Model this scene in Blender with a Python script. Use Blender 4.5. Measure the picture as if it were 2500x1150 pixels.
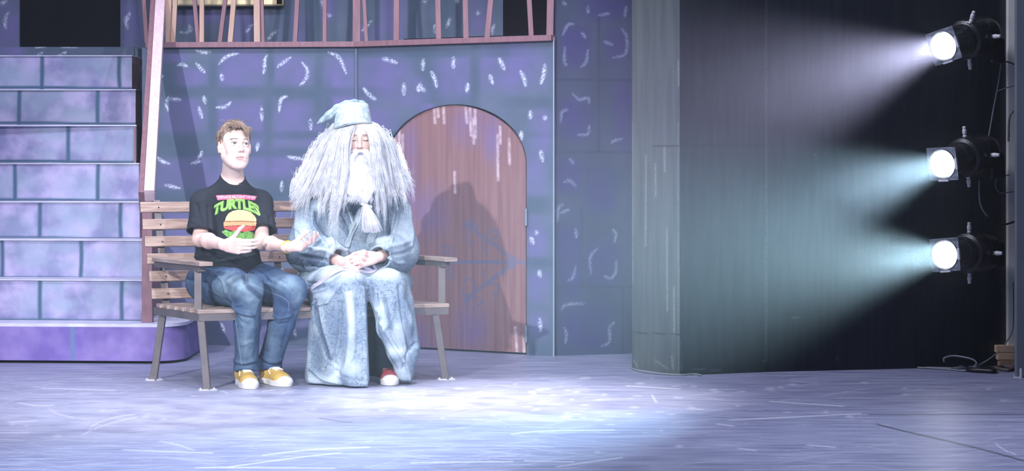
import bpy, math, random
import numpy as np
from mathutils import Vector
from mathutils.bvhtree import BVHTree
random.seed(7); RNG = np.random.default_rng(7)
for o in list(bpy.data.objects): bpy.data.objects.remove(o)
S = bpy.context.scene
COL = S.collection
# ------------------------------------------------------------------ camera
F = 5390.0; HC = 1.143; HY = 390.0; CX = 1250.0      # focal length (px of a 2500 wide frame), eye height, horizon row
cam_d = bpy.data.cameras.new('camera'); cam = bpy.data.objects.new('camera', cam_d); COL.objects.link(cam)
cam.location = (0, 0, HC); cam.rotation_euler = (math.pi/2, 0, 0)
cam_d.sensor_width = 36; cam_d.lens = F/2500*36; cam_d.shift_y = -(575-HY)/2500
cam_d.clip_end = 100
S.camera = cam
def P(px, py, Y): return np.array([(px-CX)*Y/F, Y, HC-(py-HY)*Y/F])
def G(px, py):
    Y = F*HC/(py-HY); return np.array([(px-CX)*Y/F, Y, 0.0])
def proj(V): return CX+V[:,0]*F/V[:,1], HY-(V[:,2]-HC)*F/V[:,1]
# ------------------------------------------------------------------ view, world, lights
S.view_settings.view_transform = 'Standard'; S.view_settings.look = 'None'
S.view_settings.exposure = 0.0; S.view_settings.gamma = 1.0; S.view_settings.use_curve_mapping = False
w = bpy.data.worlds.new('world'); S.world = w; w.use_nodes = True
w.node_tree.nodes['Background'].inputs[0].default_value = (0.30, 0.34, 0.75, 1)
w.node_tree.nodes['Background'].inputs[1].default_value = 0.10
def spot(name, loc, tgt, power, col, size_deg, blend=0.5, radius=0.06):
    l = bpy.data.lights.new(name, 'SPOT'); o = bpy.data.objects.new(name, l); COL.objects.link(o)
    o.location = loc; d = Vector(tgt)-Vector(loc); o.rotation_euler = d.to_track_quat('-Z', 'Y').to_euler()
    l.energy = power; l.color = col; l.spot_size = math.radians(size_deg); l.spot_blend = blend; l.shadow_soft_size = radius
    return o
def area(name, loc, tgt, power, col, sx, sy):
    l = bpy.data.lights.new(name, 'AREA'); o = bpy.data.objects.new(name, l); COL.objects.link(o)
    o.location = loc; d = Vector(tgt)-Vector(loc); o.rotation_euler = d.to_track_quat('-Z', 'Y').to_euler()
    l.shape = 'RECTANGLE'; l.size = sx; l.size_y = sy; l.energy = power; l.color = col
    return o
spot('front_wash_left', (-3.88, 0.9, 4.14), (-1.2, 11.6, 0.85), 4700, (0.95, 0.96, 1.0), 23, 0.6, 0.07)
spot('front_wash_right', (3.6, 1.5, 4.6), (-1.7, 12.0, 0.9), 1900, (0.86, 0.87, 1.0), 26, 0.7, 0.10)
spot('front_wash_centre', (0.4, 0.6, 5.5), (-1.4, 12.2, 1.0), 1900, (0.90, 0.90, 1.0), 26, 0.7, 0.25)
spot('floor_pool', (0.1, 9.2, 5.2), (0.10, 10.55, 0.0), 2000, (1.0, 0.97, 0.97), 25, 1.0, 0.05)
area('overhead_wash', (-1.4, 10.3, 4.6), (-1.4, 10.5, 0), 300, (0.76, 0.79, 1.0), 5.0, 1.0)
spot('floor_wash_right', (2.4, 7.6, 4.4), (1.9, 8.6, 0.0), 520, (0.72, 0.80, 1.0), 46, 1.0, 0.2)
# ------------------------------------------------------------------ helpers: materials
def mat(name, base, base2=None, nscale=6, rough=0.6, metal=0.0, spec=0.5, layers=(), bump=0.0, bscale=60,
        stretch=(1,1,1), lo=0.35, hi=0.65, detail=5, emit=None, estr=0, sss=0, weave=None, bstretch=(1,1,1)):
    m = bpy.data.materials.new(name); m.use_nodes = True; nt = m.node_tree; N = nt.nodes; L = nt.links
    b = N['Principled BSDF']; b.inputs['Roughness'].default_value = rough; b.inputs['Metallic'].default_value = metal
    b.inputs['Specular IOR Level'].default_value = spec
    if sss: b.inputs['Subsurface Weight'].default_value = sss; b.inputs['Subsurface Radius'].default_value = (0.01,0.005,0.003)
    tc = N.new('ShaderNodeTexCoord')
    def noise(scale, st=(1,1,1), det=5):
        mp = N.new('ShaderNodeMapping'); mp.inputs['Scale'].default_value = st
        L.new(tc.outputs['Object'], mp.inputs[0])
        n = N.new('ShaderNodeTexNoise'); n.inputs['Scale'].default_value = scale; n.inputs['Detail'].default_value = det
        L.new(mp.outputs[0], n.inputs['Vector']); return n
    def rng(sock, a, c, o0=0, o1=1):
        r = N.new('ShaderNodeMapRange'); r.inputs[1].default_value = a; r.inputs[2].default_value = c
        r.inputs[3].default_value = o0; r.inputs[4].default_value = o1; L.new(sock, r.inputs[0]); return r.outputs[0]
    def mix(fac, A, B):
        x = N.new('ShaderNodeMix'); x.data_type = 'RGBA'
        if isinstance(fac, float): x.inputs[0].default_value = fac
        else: L.new(fac, x.inputs[0])
        for i, v in ((6, A), (7, B)):
            if isinstance(v, tuple): x.inputs[i].default_value = (*v, 1)
            else: L.new(v, x.inputs[i])
        return x.outputs[2]
    col = base
    if base2: col = mix(rng(noise(nscale, stretch, detail).outputs[0], lo, hi), base, base2)
    if weave:                                         # crosshatched slub yarn: (scale, colour, amount)
        a = noise(weave[0], (1, 1, 0.30), 3); c = noise(weave[0], (0.28, 1, 1), 3)
        mx = N.new('ShaderNodeMath'); mx.operation = 'MAXIMUM'
        L.new(rng(a.outputs[0], .52, .66), mx.inputs[0]); L.new(rng(c.outputs[0], .52, .66), mx.inputs[1])
        mm = N.new('ShaderNodeMath'); mm.operation = 'MULTIPLY'; mm.inputs[1].default_value = weave[2]
        L.new(mx.outputs[0], mm.inputs[0]); col = mix(mm.outputs[0], col, weave[1])
    for (attr, c, bs, amt) in layers:
        at = N.new('ShaderNodeAttribute'); at.attribute_name = attr
        if bs:
            q = rng(noise(bs).outputs[0], .35, .6, 1-amt, 1)
            mm = N.new('ShaderNodeMath'); mm.operation = 'MULTIPLY'; mm.use_clamp = True
            L.new(at.outputs['Fac'], mm.inputs[0]); L.new(q, mm.inputs[1]); f = mm.outputs[0]
        else: f = at.outputs['Fac']
        col = mix(f, col, c)
    if isinstance(col, tuple): b.inputs['Base Color'].default_value = (*col, 1)
    else: L.new(col, b.inputs['Base Color'])
    if bump:
        bm_ = N.new('ShaderNodeBump'); bm_.inputs['Strength'].default_value = bump; bm_.inputs['Distance'].default_value = 0.004
        L.new(noise(bscale, bstretch).outputs[0], bm_.inputs['Height']); L.new(bm_.outputs[0], b.inputs['Normal'])
    if emit:
        b.inputs['Emission Color'].default_value = (*emit, 1); b.inputs['Emission Strength'].default_value = estr
    return m
# ------------------------------------------------------------------ helpers: objects
def thing(name, label, cat, loc=(0,0,0), group=None, kind=None):
    o = bpy.data.objects.new(name, None); COL.objects.link(o); o.location = loc; o.empty_display_size = 0.05
    o['label'] = label; o['category'] = cat
    if group: o['group'] = group
    if kind: o['kind'] = kind
    return o
def tag(o, label=None, cat=None, group=None, kind=None):
    if label: o['label'] = label
    if cat: o['category'] = cat
    if group: o['group'] = group
    if kind: o['kind'] = kind
    return o
def rootloc(p):
    v = np.zeros(3)
    while p is not None: v += np.array(p.location); p = p.parent
    return v
def part(name, geo, m, parent=None, attrs=None, smooth=False, origin=None, label=None, bevel=0, solid=0):
    V, Fc = geo; V = np.asarray(V, float)
    off = rootloc(parent) + (np.array(origin) if origin is not None else 0)
    me = bpy.data.meshes.new(name); n = len(V)
    me.vertices.add(n); me.vertices.foreach_set('co', (V-off).astype(np.float32).ravel())
    if isinstance(Fc, np.ndarray):
        k = Fc.shape[1]; nf = len(Fc); me.loops.add(nf*k); me.loops.foreach_set('vertex_index', Fc.astype(np.int32).ravel())
        me.polygons.add(nf); me.polygons.foreach_set('loop_start', np.arange(0, nf*k, k, dtype=np.int32))
    else:
        flat = [i for f in Fc for i in f]; st = np.cumsum([0]+[len(f) for f in Fc])[:-1]
        me.loops.add(len(flat)); me.loops.foreach_set('vertex_index', np.array(flat, np.int32))
        me.polygons.add(len(Fc)); me.polygons.foreach_set('loop_start', st.astype(np.int32)); nf = len(Fc)
    me.polygons.foreach_set('use_smooth', np.full(nf, smooth)); me.update(calc_edges=True); me.validate()
    if attrs:
        for k_, a in attrs.items():
            at = me.attributes.new(k_, 'FLOAT', 'POINT'); at.data.foreach_set('value', np.clip(a, 0, 1).astype(np.float32))
    me.materials.append(m)
    o = bpy.data.objects.new(name, me); COL.objects.link(o)
    if parent is not None: o.parent = parent
    if origin is not None: o.location = origin
    if label: o['label'] = label
    if bevel:
        bv = o.modifiers.new('bevel', 'BEVEL'); bv.width = bevel; bv.segments = 2; bv.limit_method = 'ANGLE'
    if solid:
        sv = o.modifiers.new('solid', 'SOLIDIFY'); sv.thickness = solid; sv.offset = -1
    return o
def join(*gs):
    Vs, Fs, n = [], [], 0
    for V, Fc in gs:
        V = np.asarray(V, float); Vs.append(V); Fs += [[i+n for i in f] for f in (Fc.tolist() if isinstance(Fc, np.ndarray) else Fc)]; n += len(V)
    return np.vstack(Vs), Fs
def unit(v): v = np.asarray(v, float); return v/np.linalg.norm(v)
def obox(c, ax, ay, az, hx, hy, hz):
    c = np.asarray(c, float); V = []
    for sx, sy, sz in ((-1,-1,-1),(1,-1,-1),(1,1,-1),(-1,1,-1),(-1,-1,1),(1,-1,1),(1,1,1),(-1,1,1)):
        V.append(c+sx*hx*ax+sy*hy*ay+sz*hz*az)
    Fc = [[0,3,2,1],[4,5,6,7],[0,1,5,4],[1,2,6,5],[2,3,7,6],[3,0,4,7]]
    V = np.array(V)
    if np.dot(np.cross(ax, ay), az) < 0: Fc = [f[::-1] for f in Fc]
    return V, Fc
def beam(a, b, wd, ht, up=(0,0,1)):
    a = np.asarray(a, float); b = np.asarray(b, float); d = unit(b-a); s = unit(np.cross(d, up)); t = np.cross(s, d)
    return obox((a+b)/2, d, s, t, np.linalg.norm(b-a)/2, wd/2, ht/2)
def cbox(x0, x1, y0, y1, z0, z1):
    I = np.eye(3); return obox(((x0+x1)/2, (y0+y1)/2, (z0+z1)/2), I[0], I[1], I[2], (x1-x0)/2, (y1-y0)/2, (z1-z0)/2)
def tube(pts, r, n=8, closed_ends=True):
    pts = np.asarray(pts, float); m = len(pts); r = np.broadcast_to(r, (m,)); V = []
    T = np.gradient(pts, axis=0); T /= np.linalg.norm(T, axis=1)[:, None]+1e-12
    u = unit(np.cross(T[0], (0.3, 0.2, 0.93) if abs(T[0][2]) < .9 else (1, 0, 0)))
    for i in range(m):
        u = unit(u-np.dot(u, T[i])*T[i]); v = np.cross(T[i], u)
        for k in range(n):
            a = 2*math.pi*k/n; V.append(pts[i]+r[i]*(math.cos(a)*u+math.sin(a)*v))
    Fc = [[i*n+k, i*n+(k+1) % n, (i+1)*n+(k+1) % n, (i+1)*n+k] for i in range(m-1) for k in range(n)]
    if closed_ends: Fc += [list(range(n))[::-1], [(m-1)*n+k for k in range(n)]]
    return np.array(V), Fc
def spline(pts, n=40):
    pts = np.asarray(pts, float); m = len(pts); Q = np.vstack([2*pts[0]-pts[1], pts, 2*pts[-1]-pts[-2]]); out = []
    for t in np.linspace(0, m-1-1e-6, n):
        i = int(t); f = t-i; a, b, c, d = Q[i:i+4]
        out.append(.5*((2*b)+(-a+c)*f+(2*a-5*b+4*c-d)*f*f+(-a+3*b-3*c+d)*f**3))
    return np.array(out)
def lathe(o, d, prof, n=32, ref=(0,0,1)):
    o = np.asarray(o, float); d = unit(d); u = unit(np.cross(d, ref)); v = np.cross(d, u); V = []
    for t, r in prof:
        for k in range(n):
            a = 2*math.pi*k/n; V.append(o+d*t+r*(math.cos(a)*u+math.sin(a)*v))
    m = len(prof)
    Fc = [[i*n+k, i*n+(k+1) % n, (i+1)*n+(k+1) % n, (i+1)*n+k] for i in range(m-1) for k in range(n)]
    Fc += [list(range(n))[::-1], [(m-1)*n+k for k in range(n)]]
    return np.array(V), Fc
def strands(paths, r0, r1, n=3):                      # many tapered hair strands (k, m, 3) as one vectorised mesh
    A = np.asarray(paths, float); k, m, _ = A.shape
    T = np.gradient(A, axis=1); T /= np.linalg.norm(T, axis=2, keepdims=True)+1e-9
    u = np.cross(T, np.array([0.35, 0.9, 0.2])); u /= np.linalg.norm(u, axis=2, keepdims=True)+1e-9; v = np.cross(T, u)
    t = np.linspace(0, 1, m); rr = (r0*(1-t**2)+r1*t**2)[None, :, None]
    rr = rr*np.ones((k, 1, 1))
    R = np.stack([A+rr*(math.cos(2*math.pi*j/n)*u+math.sin(2*math.pi*j/n)*v) for j in range(n)], 2)  # k,m,n,3
    idx = np.arange(k*m*n).reshape(k, m, n); nx = np.roll(idx, -1, 2)
    Fq = np.stack([idx[:, :-1], nx[:, :-1], nx[:, 1:], idx[:, 1:]], -1).reshape(-1, 4)
    return R.reshape(-1, 3), Fq
# ------------------------------------------------------------------ helpers: paint masks and relief by stroke
def pdist(x, y, pts):
    d = np.full(x.shape, 1e9); pts = np.asarray(pts, float)
    for (ax, ay), (bx, by) in zip(pts[:-1], pts[1:]):
        vx, vy = bx-ax, by-ay; L2 = vx*vx+vy*vy+1e-9
        t = np.clip(((x-ax)*vx+(y-ay)*vy)/L2, 0, 1); d = np.minimum(d, np.hypot(x-ax-t*vx, y-ay-t*vy))
    return d
def sm(a, b, x): t = np.clip((x-a)/(b-a), 0, 1); return t*t*(3-2*t)
def smooth2(pts, n=14):
    pts = np.asarray(pts, float)
    if len(pts) < 3: return pts
    q = spline(np.c_[pts, np.zeros(len(pts))], n); return q[:, :2]
def dabs(x, y, lst, wd, gain=1.0, taper=0.0):
    m = np.zeros(x.shape)
    for s in lst:
        s2 = smooth2(s); xs, ys = s2[:, 0], s2[:, 1]; g = 3*wd
        sel = (x > xs.min()-g) & (x < xs.max()+g) & (y > ys.min()-g) & (y < ys.max()+g)
        if not sel.any(): continue
        if taper:                                     # brush mark: fat in the middle, thin at both ends
            q = s2 if len(s2) > 3 else np.stack([np.interp(np.linspace(0, 1, 10), np.linspace(0, 1, len(s2)), s2[:, k]) for k in (0, 1)], 1)
            t = np.linspace(0, 1, len(q)); r = wd*(1-taper+taper*np.sin(math.pi*t)**.8); v = np.zeros(sel.sum())
            for i in range(len(q)-1): v = np.maximum(v, 1-sm(.1, 1.6, pdist(x[sel], y[sel], q[i:i+2])/((r[i]+r[i+1])/2)))
            m[sel] = np.maximum(m[sel], gain*v)
        else: m[sel] = np.maximum(m[sel], gain*(1-sm(wd*.4, wd*1.5, pdist(x[sel], y[sel], s2))))
    return m
def blobs(x, y, lst, soft=.35, p=3.0):
    m = np.zeros(x.shape)
    for (cx, cy, rx, ry) in lst:
        q = (np.abs((x-cx)/rx)**p+np.abs((y-cy)/ry)**p)**(1/p); m = np.maximum(m, 1-sm(1-soft, 1+soft, q))
    return m
def panel(path, z0, z1, res):                         # upright sheet over a plan polyline, facing the audience
    path = np.asarray(path, float); seg = np.linalg.norm(np.diff(path, axis=0), axis=1); cum = np.r_[0, np.cumsum(seg)]
    n = max(2, int(cum[-1]/res)+1); s = np.unique(np.r_[np.linspace(0, cum[-1], n), cum])
    X = np.interp(s, cum, path[:, 0]); Y = np.interp(s, cum, path[:, 1]); n = len(s)
    m = max(2, int((z1-z0)/res)+1); Z = np.linspace(z0, z1, m)
    V = np.stack([np.tile(X, m), np.tile(Y, m), np.repeat(Z, n)], 1)
    i = np.arange(n*m).reshape(m, n); Fq = np.stack([i[:-1, :-1], i[:-1, 1:], i[1:, 1:], i[1:, :-1]], -1).reshape(-1, 4)
    return V, Fq
# ------------------------------------------------------------------ helpers: implicit surfaces for bodies and cloth
class Field:
    def __init__(s, lo, hi, h):
        s.lo = np.asarray(lo, float); s.h = h; s.n = np.ceil((np.asarray(hi)-s.lo)/h).astype(int)+1
        s.d = np.full(s.n, 1.0, np.float32)
    def _sub(s, a, b):
        i0 = np.clip(np.floor((a-s.lo)/s.h).astype(int), 0, s.n-1); i1 = np.clip(np.ceil((b-s.lo)/s.h).astype(int)+1, 1, s.n)
        if (i1 <= i0).any(): return None, None
        ax = [(s.lo[k]+s.h*np.arange(i0[k], i1[k])).astype(np.float32) for k in range(3)]
        g = np.meshgrid(*ax, indexing='ij'); return tuple(slice(i0[k], i1[k]) for k in range(3)), g
    def op(s, fn, a, b, k, mode):
        mg = k+3*s.h; sl, g = s._sub(np.asarray(a)-mg, np.asarray(b)+mg)
        if sl is None: return
        e = fn(*g); d = s.d[sl]
        if mode == 'U':
            if k > 0: hh = np.clip(.5+.5*(d-e)/k, 0, 1); r = d*(1-hh)+e*hh-k*hh*(1-hh)
            else: r = np.minimum(d, e)
        elif mode == 'S':
            e = -e
            if k > 0: hh = np.clip(.5-.5*(d-e)/k, 0, 1); r = d*(1-hh)+e*hh+k*hh*(1-hh)
            else: r = np.maximum(d, e)
        s.d[sl] = r
    def cone(s, a, b, r1, r2, k=.01, mode='U', flat=None):    # tapered capsule; flat=(normal, factor) squeezes it
        a = np.asarray(a, float); b = np.asarray(b, float)
        if flat is not None: fn_, ff = unit(flat[0]), flat[1]; c0 = (a+b)/2
        def f(x, y, z):
            A, B = a, b; sc = 1.0
            if flat is not None:
                q = (x-c0[0])*fn_[0]+(y-c0[1])*fn_[1]+(z-c0[2])*fn_[2]; q = q*(1/ff-1)
                x = x+q*fn_[0]; y = y+q*fn_[1]; z = z+q*fn_[2]
                A = a+fn_*np.dot(a-c0, fn_)*(1/ff-1); B = b+fn_*np.dot(b-c0, fn_)*(1/ff-1); sc = ff**.5
            v = B-A; L2 = float(v@v)+1e-12
            t = np.clip(((x-A[0])*v[0]+(y-A[1])*v[1]+(z-A[2])*v[2])/L2, 0, 1)
            return (np.sqrt((x-A[0]-t*v[0])**2+(y-A[1]-t*v[1])**2+(z-A[2]-t*v[2])**2)-(r1+(r2-r1)*t))*sc
        R = max(r1, r2); s.op(f, np.minimum(a, b)-R, np.maximum(a, b)+R, k, mode)
    def chain(s, pts, rs, k=.01, mode='U', flat=None):
        for i in range(len(pts)-1): s.cone(pts[i], pts[i+1], rs[i], rs[i+1], k, mode, flat)
    def ell(s, c, r, k=.01, mode='U', R=None):
        c = np.asarray(c, float); r = np.asarray(r, float); M = np.eye(3) if R is None else np.asarray(R)
        def f(x, y, z):
            X, Y, Z = x-c[0], y-c[1], z-c[2]; p = [X*M[0, j]+Y*M[1, j]+Z*M[2, j] for j in range(3)]
            k0 = np.sqrt(sum((p[j]/r[j])**2 for j in range(3))); k1 = np.sqrt(sum((p[j]/r[j]**2)**2 for j in range(3)))+1e-6
            return k0*(k0-1)/k1
        q = r.max() if R is not None else r
        s.op(f, c-q, c+q, k, mode)
    def box(s, c, hf, k=.01, mode='U', R=None, rd=.01):
        c = np.asarray(c, float); hf = np.asarray(hf, float); M = np.eye(3) if R is None else np.asarray(R)
        def f(x, y, z):
            X, Y, Z = x-c[0], y-c[1], z-c[2]; q = [np.abs(X*M[0, j]+Y*M[1, j]+Z*M[2, j])-(hf[j]-rd) for j in range(3)]
            o = np.sqrt(sum(np.maximum(t, 0)**2 for t in q)); return o+np.minimum(np.maximum(np.maximum(q[0], q[1]), q[2]), 0)-rd
        e = np.linalg.norm(hf) if R is not None else hf
        s.op(f, c-e, c+e, k, mode)
    def cut(s, p, n, a=None, b=None):                 # drop what lies beyond the plane (p, n) inside the box a..b
        p = np.asarray(p, float); n = unit(n); a = s.lo if a is None else np.asarray(a, float); b = s.lo+s.h*s.n if b is None else np.asarray(b, float)
        sl, g = s._sub(a, b); s.d[sl] = np.maximum(s.d[sl], (g[0]-p[0])*n[0]+(g[1]-p[1])*n[1]+(g[2]-p[2])*n[2])
    def mesh(s, relax=1):
        d = s.d; d[0] = d[-1] = 1; d[:, 0] = d[:, -1] = 1; d[:, :, 0] = d[:, :, -1] = 1
        d[np.abs(d) < 1e-7] = 1e-7
        ins = d < 0; sl = (slice(0, -1), slice(1, None)); cnt = np.zeros(s.n-1, np.uint8)
        cs = [(i, j, k) for i in (0, 1) for j in (0, 1) for k in (0, 1)]
        for i, j, k in cs: cnt += ins[sl[i], sl[j], sl[k]]
        act = np.argwhere((cnt > 0) & (cnt < 8)); idm = np.full(s.n-1, -1, np.int32); idm[tuple(act.T)] = np.arange(len(act))
        val = {c: d[act[:, 0]+c[0], act[:, 1]+c[1], act[:, 2]+c[2]] for c in cs}
        acc = np.zeros((len(act), 3)); num = np.zeros(len(act))
        for c in cs:
            for ax in range(3):
                if c[ax]: continue
                c2 = list(c); c2[ax] = 1; c2 = tuple(c2); a, b = val[c], val[c2]; m = (a < 0) != (b < 0)
                t = np.where(m, a/np.where(m, a-b, 1), 0); pp = np.tile(np.array(c, float), (len(act), 1)); pp[:, ax] = t
                acc[m] += pp[m]; num[m] += 1
        V = s.lo+s.h*(act+acc/num[:, None]); Fs = []
        for ax in range(3):
            o1, o2 = [(1, 2), (2, 0), (0, 1)][ax]
            A = [slice(None)]*3; B = [slice(None)]*3; A[ax] = slice(0, -1); B[ax] = slice(1, None)
            e = np.argwhere(ins[tuple(A)] != ins[tuple(B)])
            e = e[(e[:, o1] > 0) & (e[:, o2] > 0)]
            def cell(a_, b_): q = e.copy(); q[:, o1] -= a_; q[:, o2] -= b_; return idm[q[:, 0], q[:, 1], q[:, 2]]
            q = np.stack([cell(1, 1), cell(0, 1), cell(0, 0), cell(1, 0)], 1)
            out = ins[e[:, 0], e[:, 1], e[:, 2]]; q[~out] = q[~out][:, ::-1]; Fs.append(q)
        Fq = np.vstack(Fs); Fq = Fq[(Fq >= 0).all(1)]
        for _ in range(relax): V = V+.5*(ring_mean(V, Fq)-V)
        return V, Fq
def ring_mean(V, Fq):
    a = np.concatenate([Fq[:, i] for i in range(4)]+[Fq[:, (i+1) % 4] for i in range(4)]); b = np.concatenate([Fq[:, (i+1) % 4] for i in range(4)]+[Fq[:, i] for i in range(4)])
    c = np.bincount(a, minlength=len(V))+1e-9
    return np.stack([np.bincount(a, weights=V[b, k], minlength=len(V))/c for k in range(3)], 1)
def normals(V, Fq):
    n = np.cross(V[Fq[:, 2]]-V[Fq[:, 0]], V[Fq[:, 3]]-V[Fq[:, 1]]); N_ = np.zeros_like(V)
    for k in range(3):
        for j in range(4): N_[:, k] += np.bincount(Fq[:, j], weights=n[:, k], minlength=len(V))
    return N_/(np.linalg.norm(N_, axis=1)[:, None]+1e-12)
def relief(V, Fq, strokes, unit_mm=1.0):              # raises (+) or presses (-) folds along strokes on the audience side
    N_ = normals(V, Fq)
    for _ in range(3): N_ = ring_mean(N_, Fq)
    N_ /= np.linalg.norm(N_, axis=1)[:, None]+1e-9
    x, y = proj(V); face = np.clip(-N_[:, 1]*2+.3, 0, 1); D = np.zeros(len(V))
    for pts, wd, amp in strokes:
        q = smooth2(pts); L = np.r_[0, np.cumsum(np.hypot(*np.diff(q, axis=0).T))]; g = wd*2.6
        sel = (x > q[:, 0].min()-g) & (x < q[:, 0].max()+g) & (y > q[:, 1].min()-g) & (y < q[:, 1].max()+g)
        if sel.any(): D[sel] += amp*.001*np.exp(-(pdist(x[sel], y[sel], q)/wd)**2)
    return V+N_*(D*face)[:, None]
def wobble(V, Fq, amp, freq, seed=0, z=1.0):
    r = np.random.default_rng(seed); N_ = normals(V, Fq); D = np.zeros(len(V))
    for i in range(7):
        k = r.normal(size=3)*freq; k[2] *= z; D += np.sin(V@k+r.uniform(0, 6.28))
    return V+N_*(D*amp/4)[:, None]
def rotz(a): c, s_ = math.cos(a), math.sin(a); return np.array([[c, -s_, 0], [s_, c, 0], [0, 0, 1.]])
def rotx(a): c, s_ = math.cos(a), math.sin(a); return np.array([[1., 0, 0], [0, c, -s_], [0, s_, c]])
def roty(a): c, s_ = math.cos(a), math.sin(a); return np.array([[c, 0, s_], [0, 1., 0], [-s_, 0, c]])
# ================================================================== paint and surface materials
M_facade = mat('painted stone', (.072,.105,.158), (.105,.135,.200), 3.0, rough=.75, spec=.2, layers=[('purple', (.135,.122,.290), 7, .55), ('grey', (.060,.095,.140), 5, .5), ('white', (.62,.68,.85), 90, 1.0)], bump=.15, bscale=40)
M_dim = mat('painted stone dimmed', (.045,.060,.105), (.060,.072,.125), 3.0, rough=.75, spec=.2, layers=[('purple', (.050,.045,.145), 9, .4), ('grey', (.03,.042,.08), 5, .5), ('white', (.24,.28,.42), 120, .9)], bump=.15, bscale=40)  # deeper stone paint, darkened further to stand for the weaker light there
M_stair = mat('stair paint', (.20,.20,.37), (.42,.38,.60), 6.5, rough=.7, spec=.2, lo=.40, hi=.62, layers=[('grey', (.27,.34,.46), 6, .5), ('mortar', (.055,.11,.185), None, 0)], bump=.1, detail=8)
M_plat = mat('platform paint', (.15,.11,.36), (.30,.23,.52), 5.5, rough=.7, spec=.2, lo=.4, hi=.75, layers=[('mortar', (.12,.18,.34), None, 0)], bump=.1, detail=7)
M_tread = mat('tread paint', (.46,.46,.62), (.58,.58,.72), 10, rough=.5)
M_rail = mat('pink timber', (.62,.46,.52), (.72,.56,.60), 8, rough=.6, stretch=(6,6,.7), bump=.1)
M_post = mat('mauve timber', (.19,.095,.12), (.235,.125,.15), 8, rough=.65, stretch=(6,6,.7), bump=.1)
M_tan = mat('tan timber', (.40,.26,.20), (.46,.31,.25), 8, rough=.65, stretch=(6,6,.7), bump=.1)
M_door = mat('painted door planks', (.20,.105,.11), (.26,.145,.15), 5, rough=.7, spec=.2, stretch=(9,1,.35), layers=[('purple', (.16,.12,.28), 5, .5), ('white', (.62,.50,.55), 30, .6), ('iron', (.11,.13,.23), 26, .35)], bump=.15)
M_black = mat('black void', (.006,.007,.012), rough=.95, spec=.05)
M_pillar = mat('grey green paint', (.060,.076,.080), (.092,.108,.104), 4, rough=.55, stretch=(5,5,.5), layers=[('white', (.30,.32,.31), 90, .7), ('dark', (.015,.015,.02), None, 0)], bump=.2, bscale=70, detail=7)
M_blackwall = mat('black stage paint', (.007,.010,.017), (.014,.019,.028), 6, rough=.42, spec=.45, stretch=(6,6,.5), layers=[('white', (.10,.11,.13), 90, .7), ('dark', (.004,.004,.006), None, 0)], bump=.25, bscale=70, detail=7)
M_floor = mat('stage floor', (.155,.165,.275), (.32,.335,.47), 11, rough=.42, spec=.45, stretch=(.28,1.5,1), lo=.30, hi=.70,
    layers=[('smear_pool', (.55,.57,.70), 5, .6), ('white', (.90,.90,.98), 60, .5), ('dark', (.03,.035,.07), None, 0)], bump=.12, bscale=50, detail=9)
M_gold = mat('gilt wood', (.62,.50,.28), (.75,.64,.40), 20, rough=.4, metal=.3)
M_canvas = mat('brown canvas', (.30,.20,.16), (.42,.32,.26), 12, rough=.7)
M_steel = mat('bronze steel', (.13,.115,.12), (.165,.145,.15), 10, rough=.42, metal=.25, spec=.5)
M_zinc = mat('bright zinc', (.75,.75,.8), rough=.35, metal=.5)
M_fix = mat('fixture black', (.010,.011,.014), rough=.35, spec=.5)
M_white = mat('white plastic', (.75,.76,.74), rough=.5)
M_glass = mat('lit lens', (.9,.9,.9), emit=(.95,.97,1.0), estr=14)
M_frame = mat('gel frame metal', (.30,.34,.42), (.42,.46,.52), 30, rough=.35, metal=.6)
M_cable = mat('cable grey', (.20,.22,.24), rough=.45)
M_cableb = mat('cable black', (.012,.012,.014), rough=.4)
M_wood = mat('raw pine', (.66,.44,.27), (.80,.58,.38), 14, rough=.6, stretch=(1,1,6))
M_pipe = mat('pale painted pole', (.68,.69,.66), (.78,.78,.72), 8, rough=.6)
M_column = mat('slate column paint', (.14,.165,.20), (.165,.19,.22), 5, rough=.6)
M_tape = mat('white tape', (.85,.85,.85), rough=.6)
M_slat = mat('brown stained slat', (.24,.155,.125), (.42,.30,.245), 6, rough=.45, stretch=(1.2,1.2,16), bump=.12, detail=8)
M_slat2 = mat('worn slat', (.26,.19,.165), (.42,.33,.29), 6, rough=.45, stretch=(1.2,1.2,16), bump=.12, detail=8)
M_brass = mat('hinge metal', (.35,.36,.42), rough=.4, metal=.7)
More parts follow.
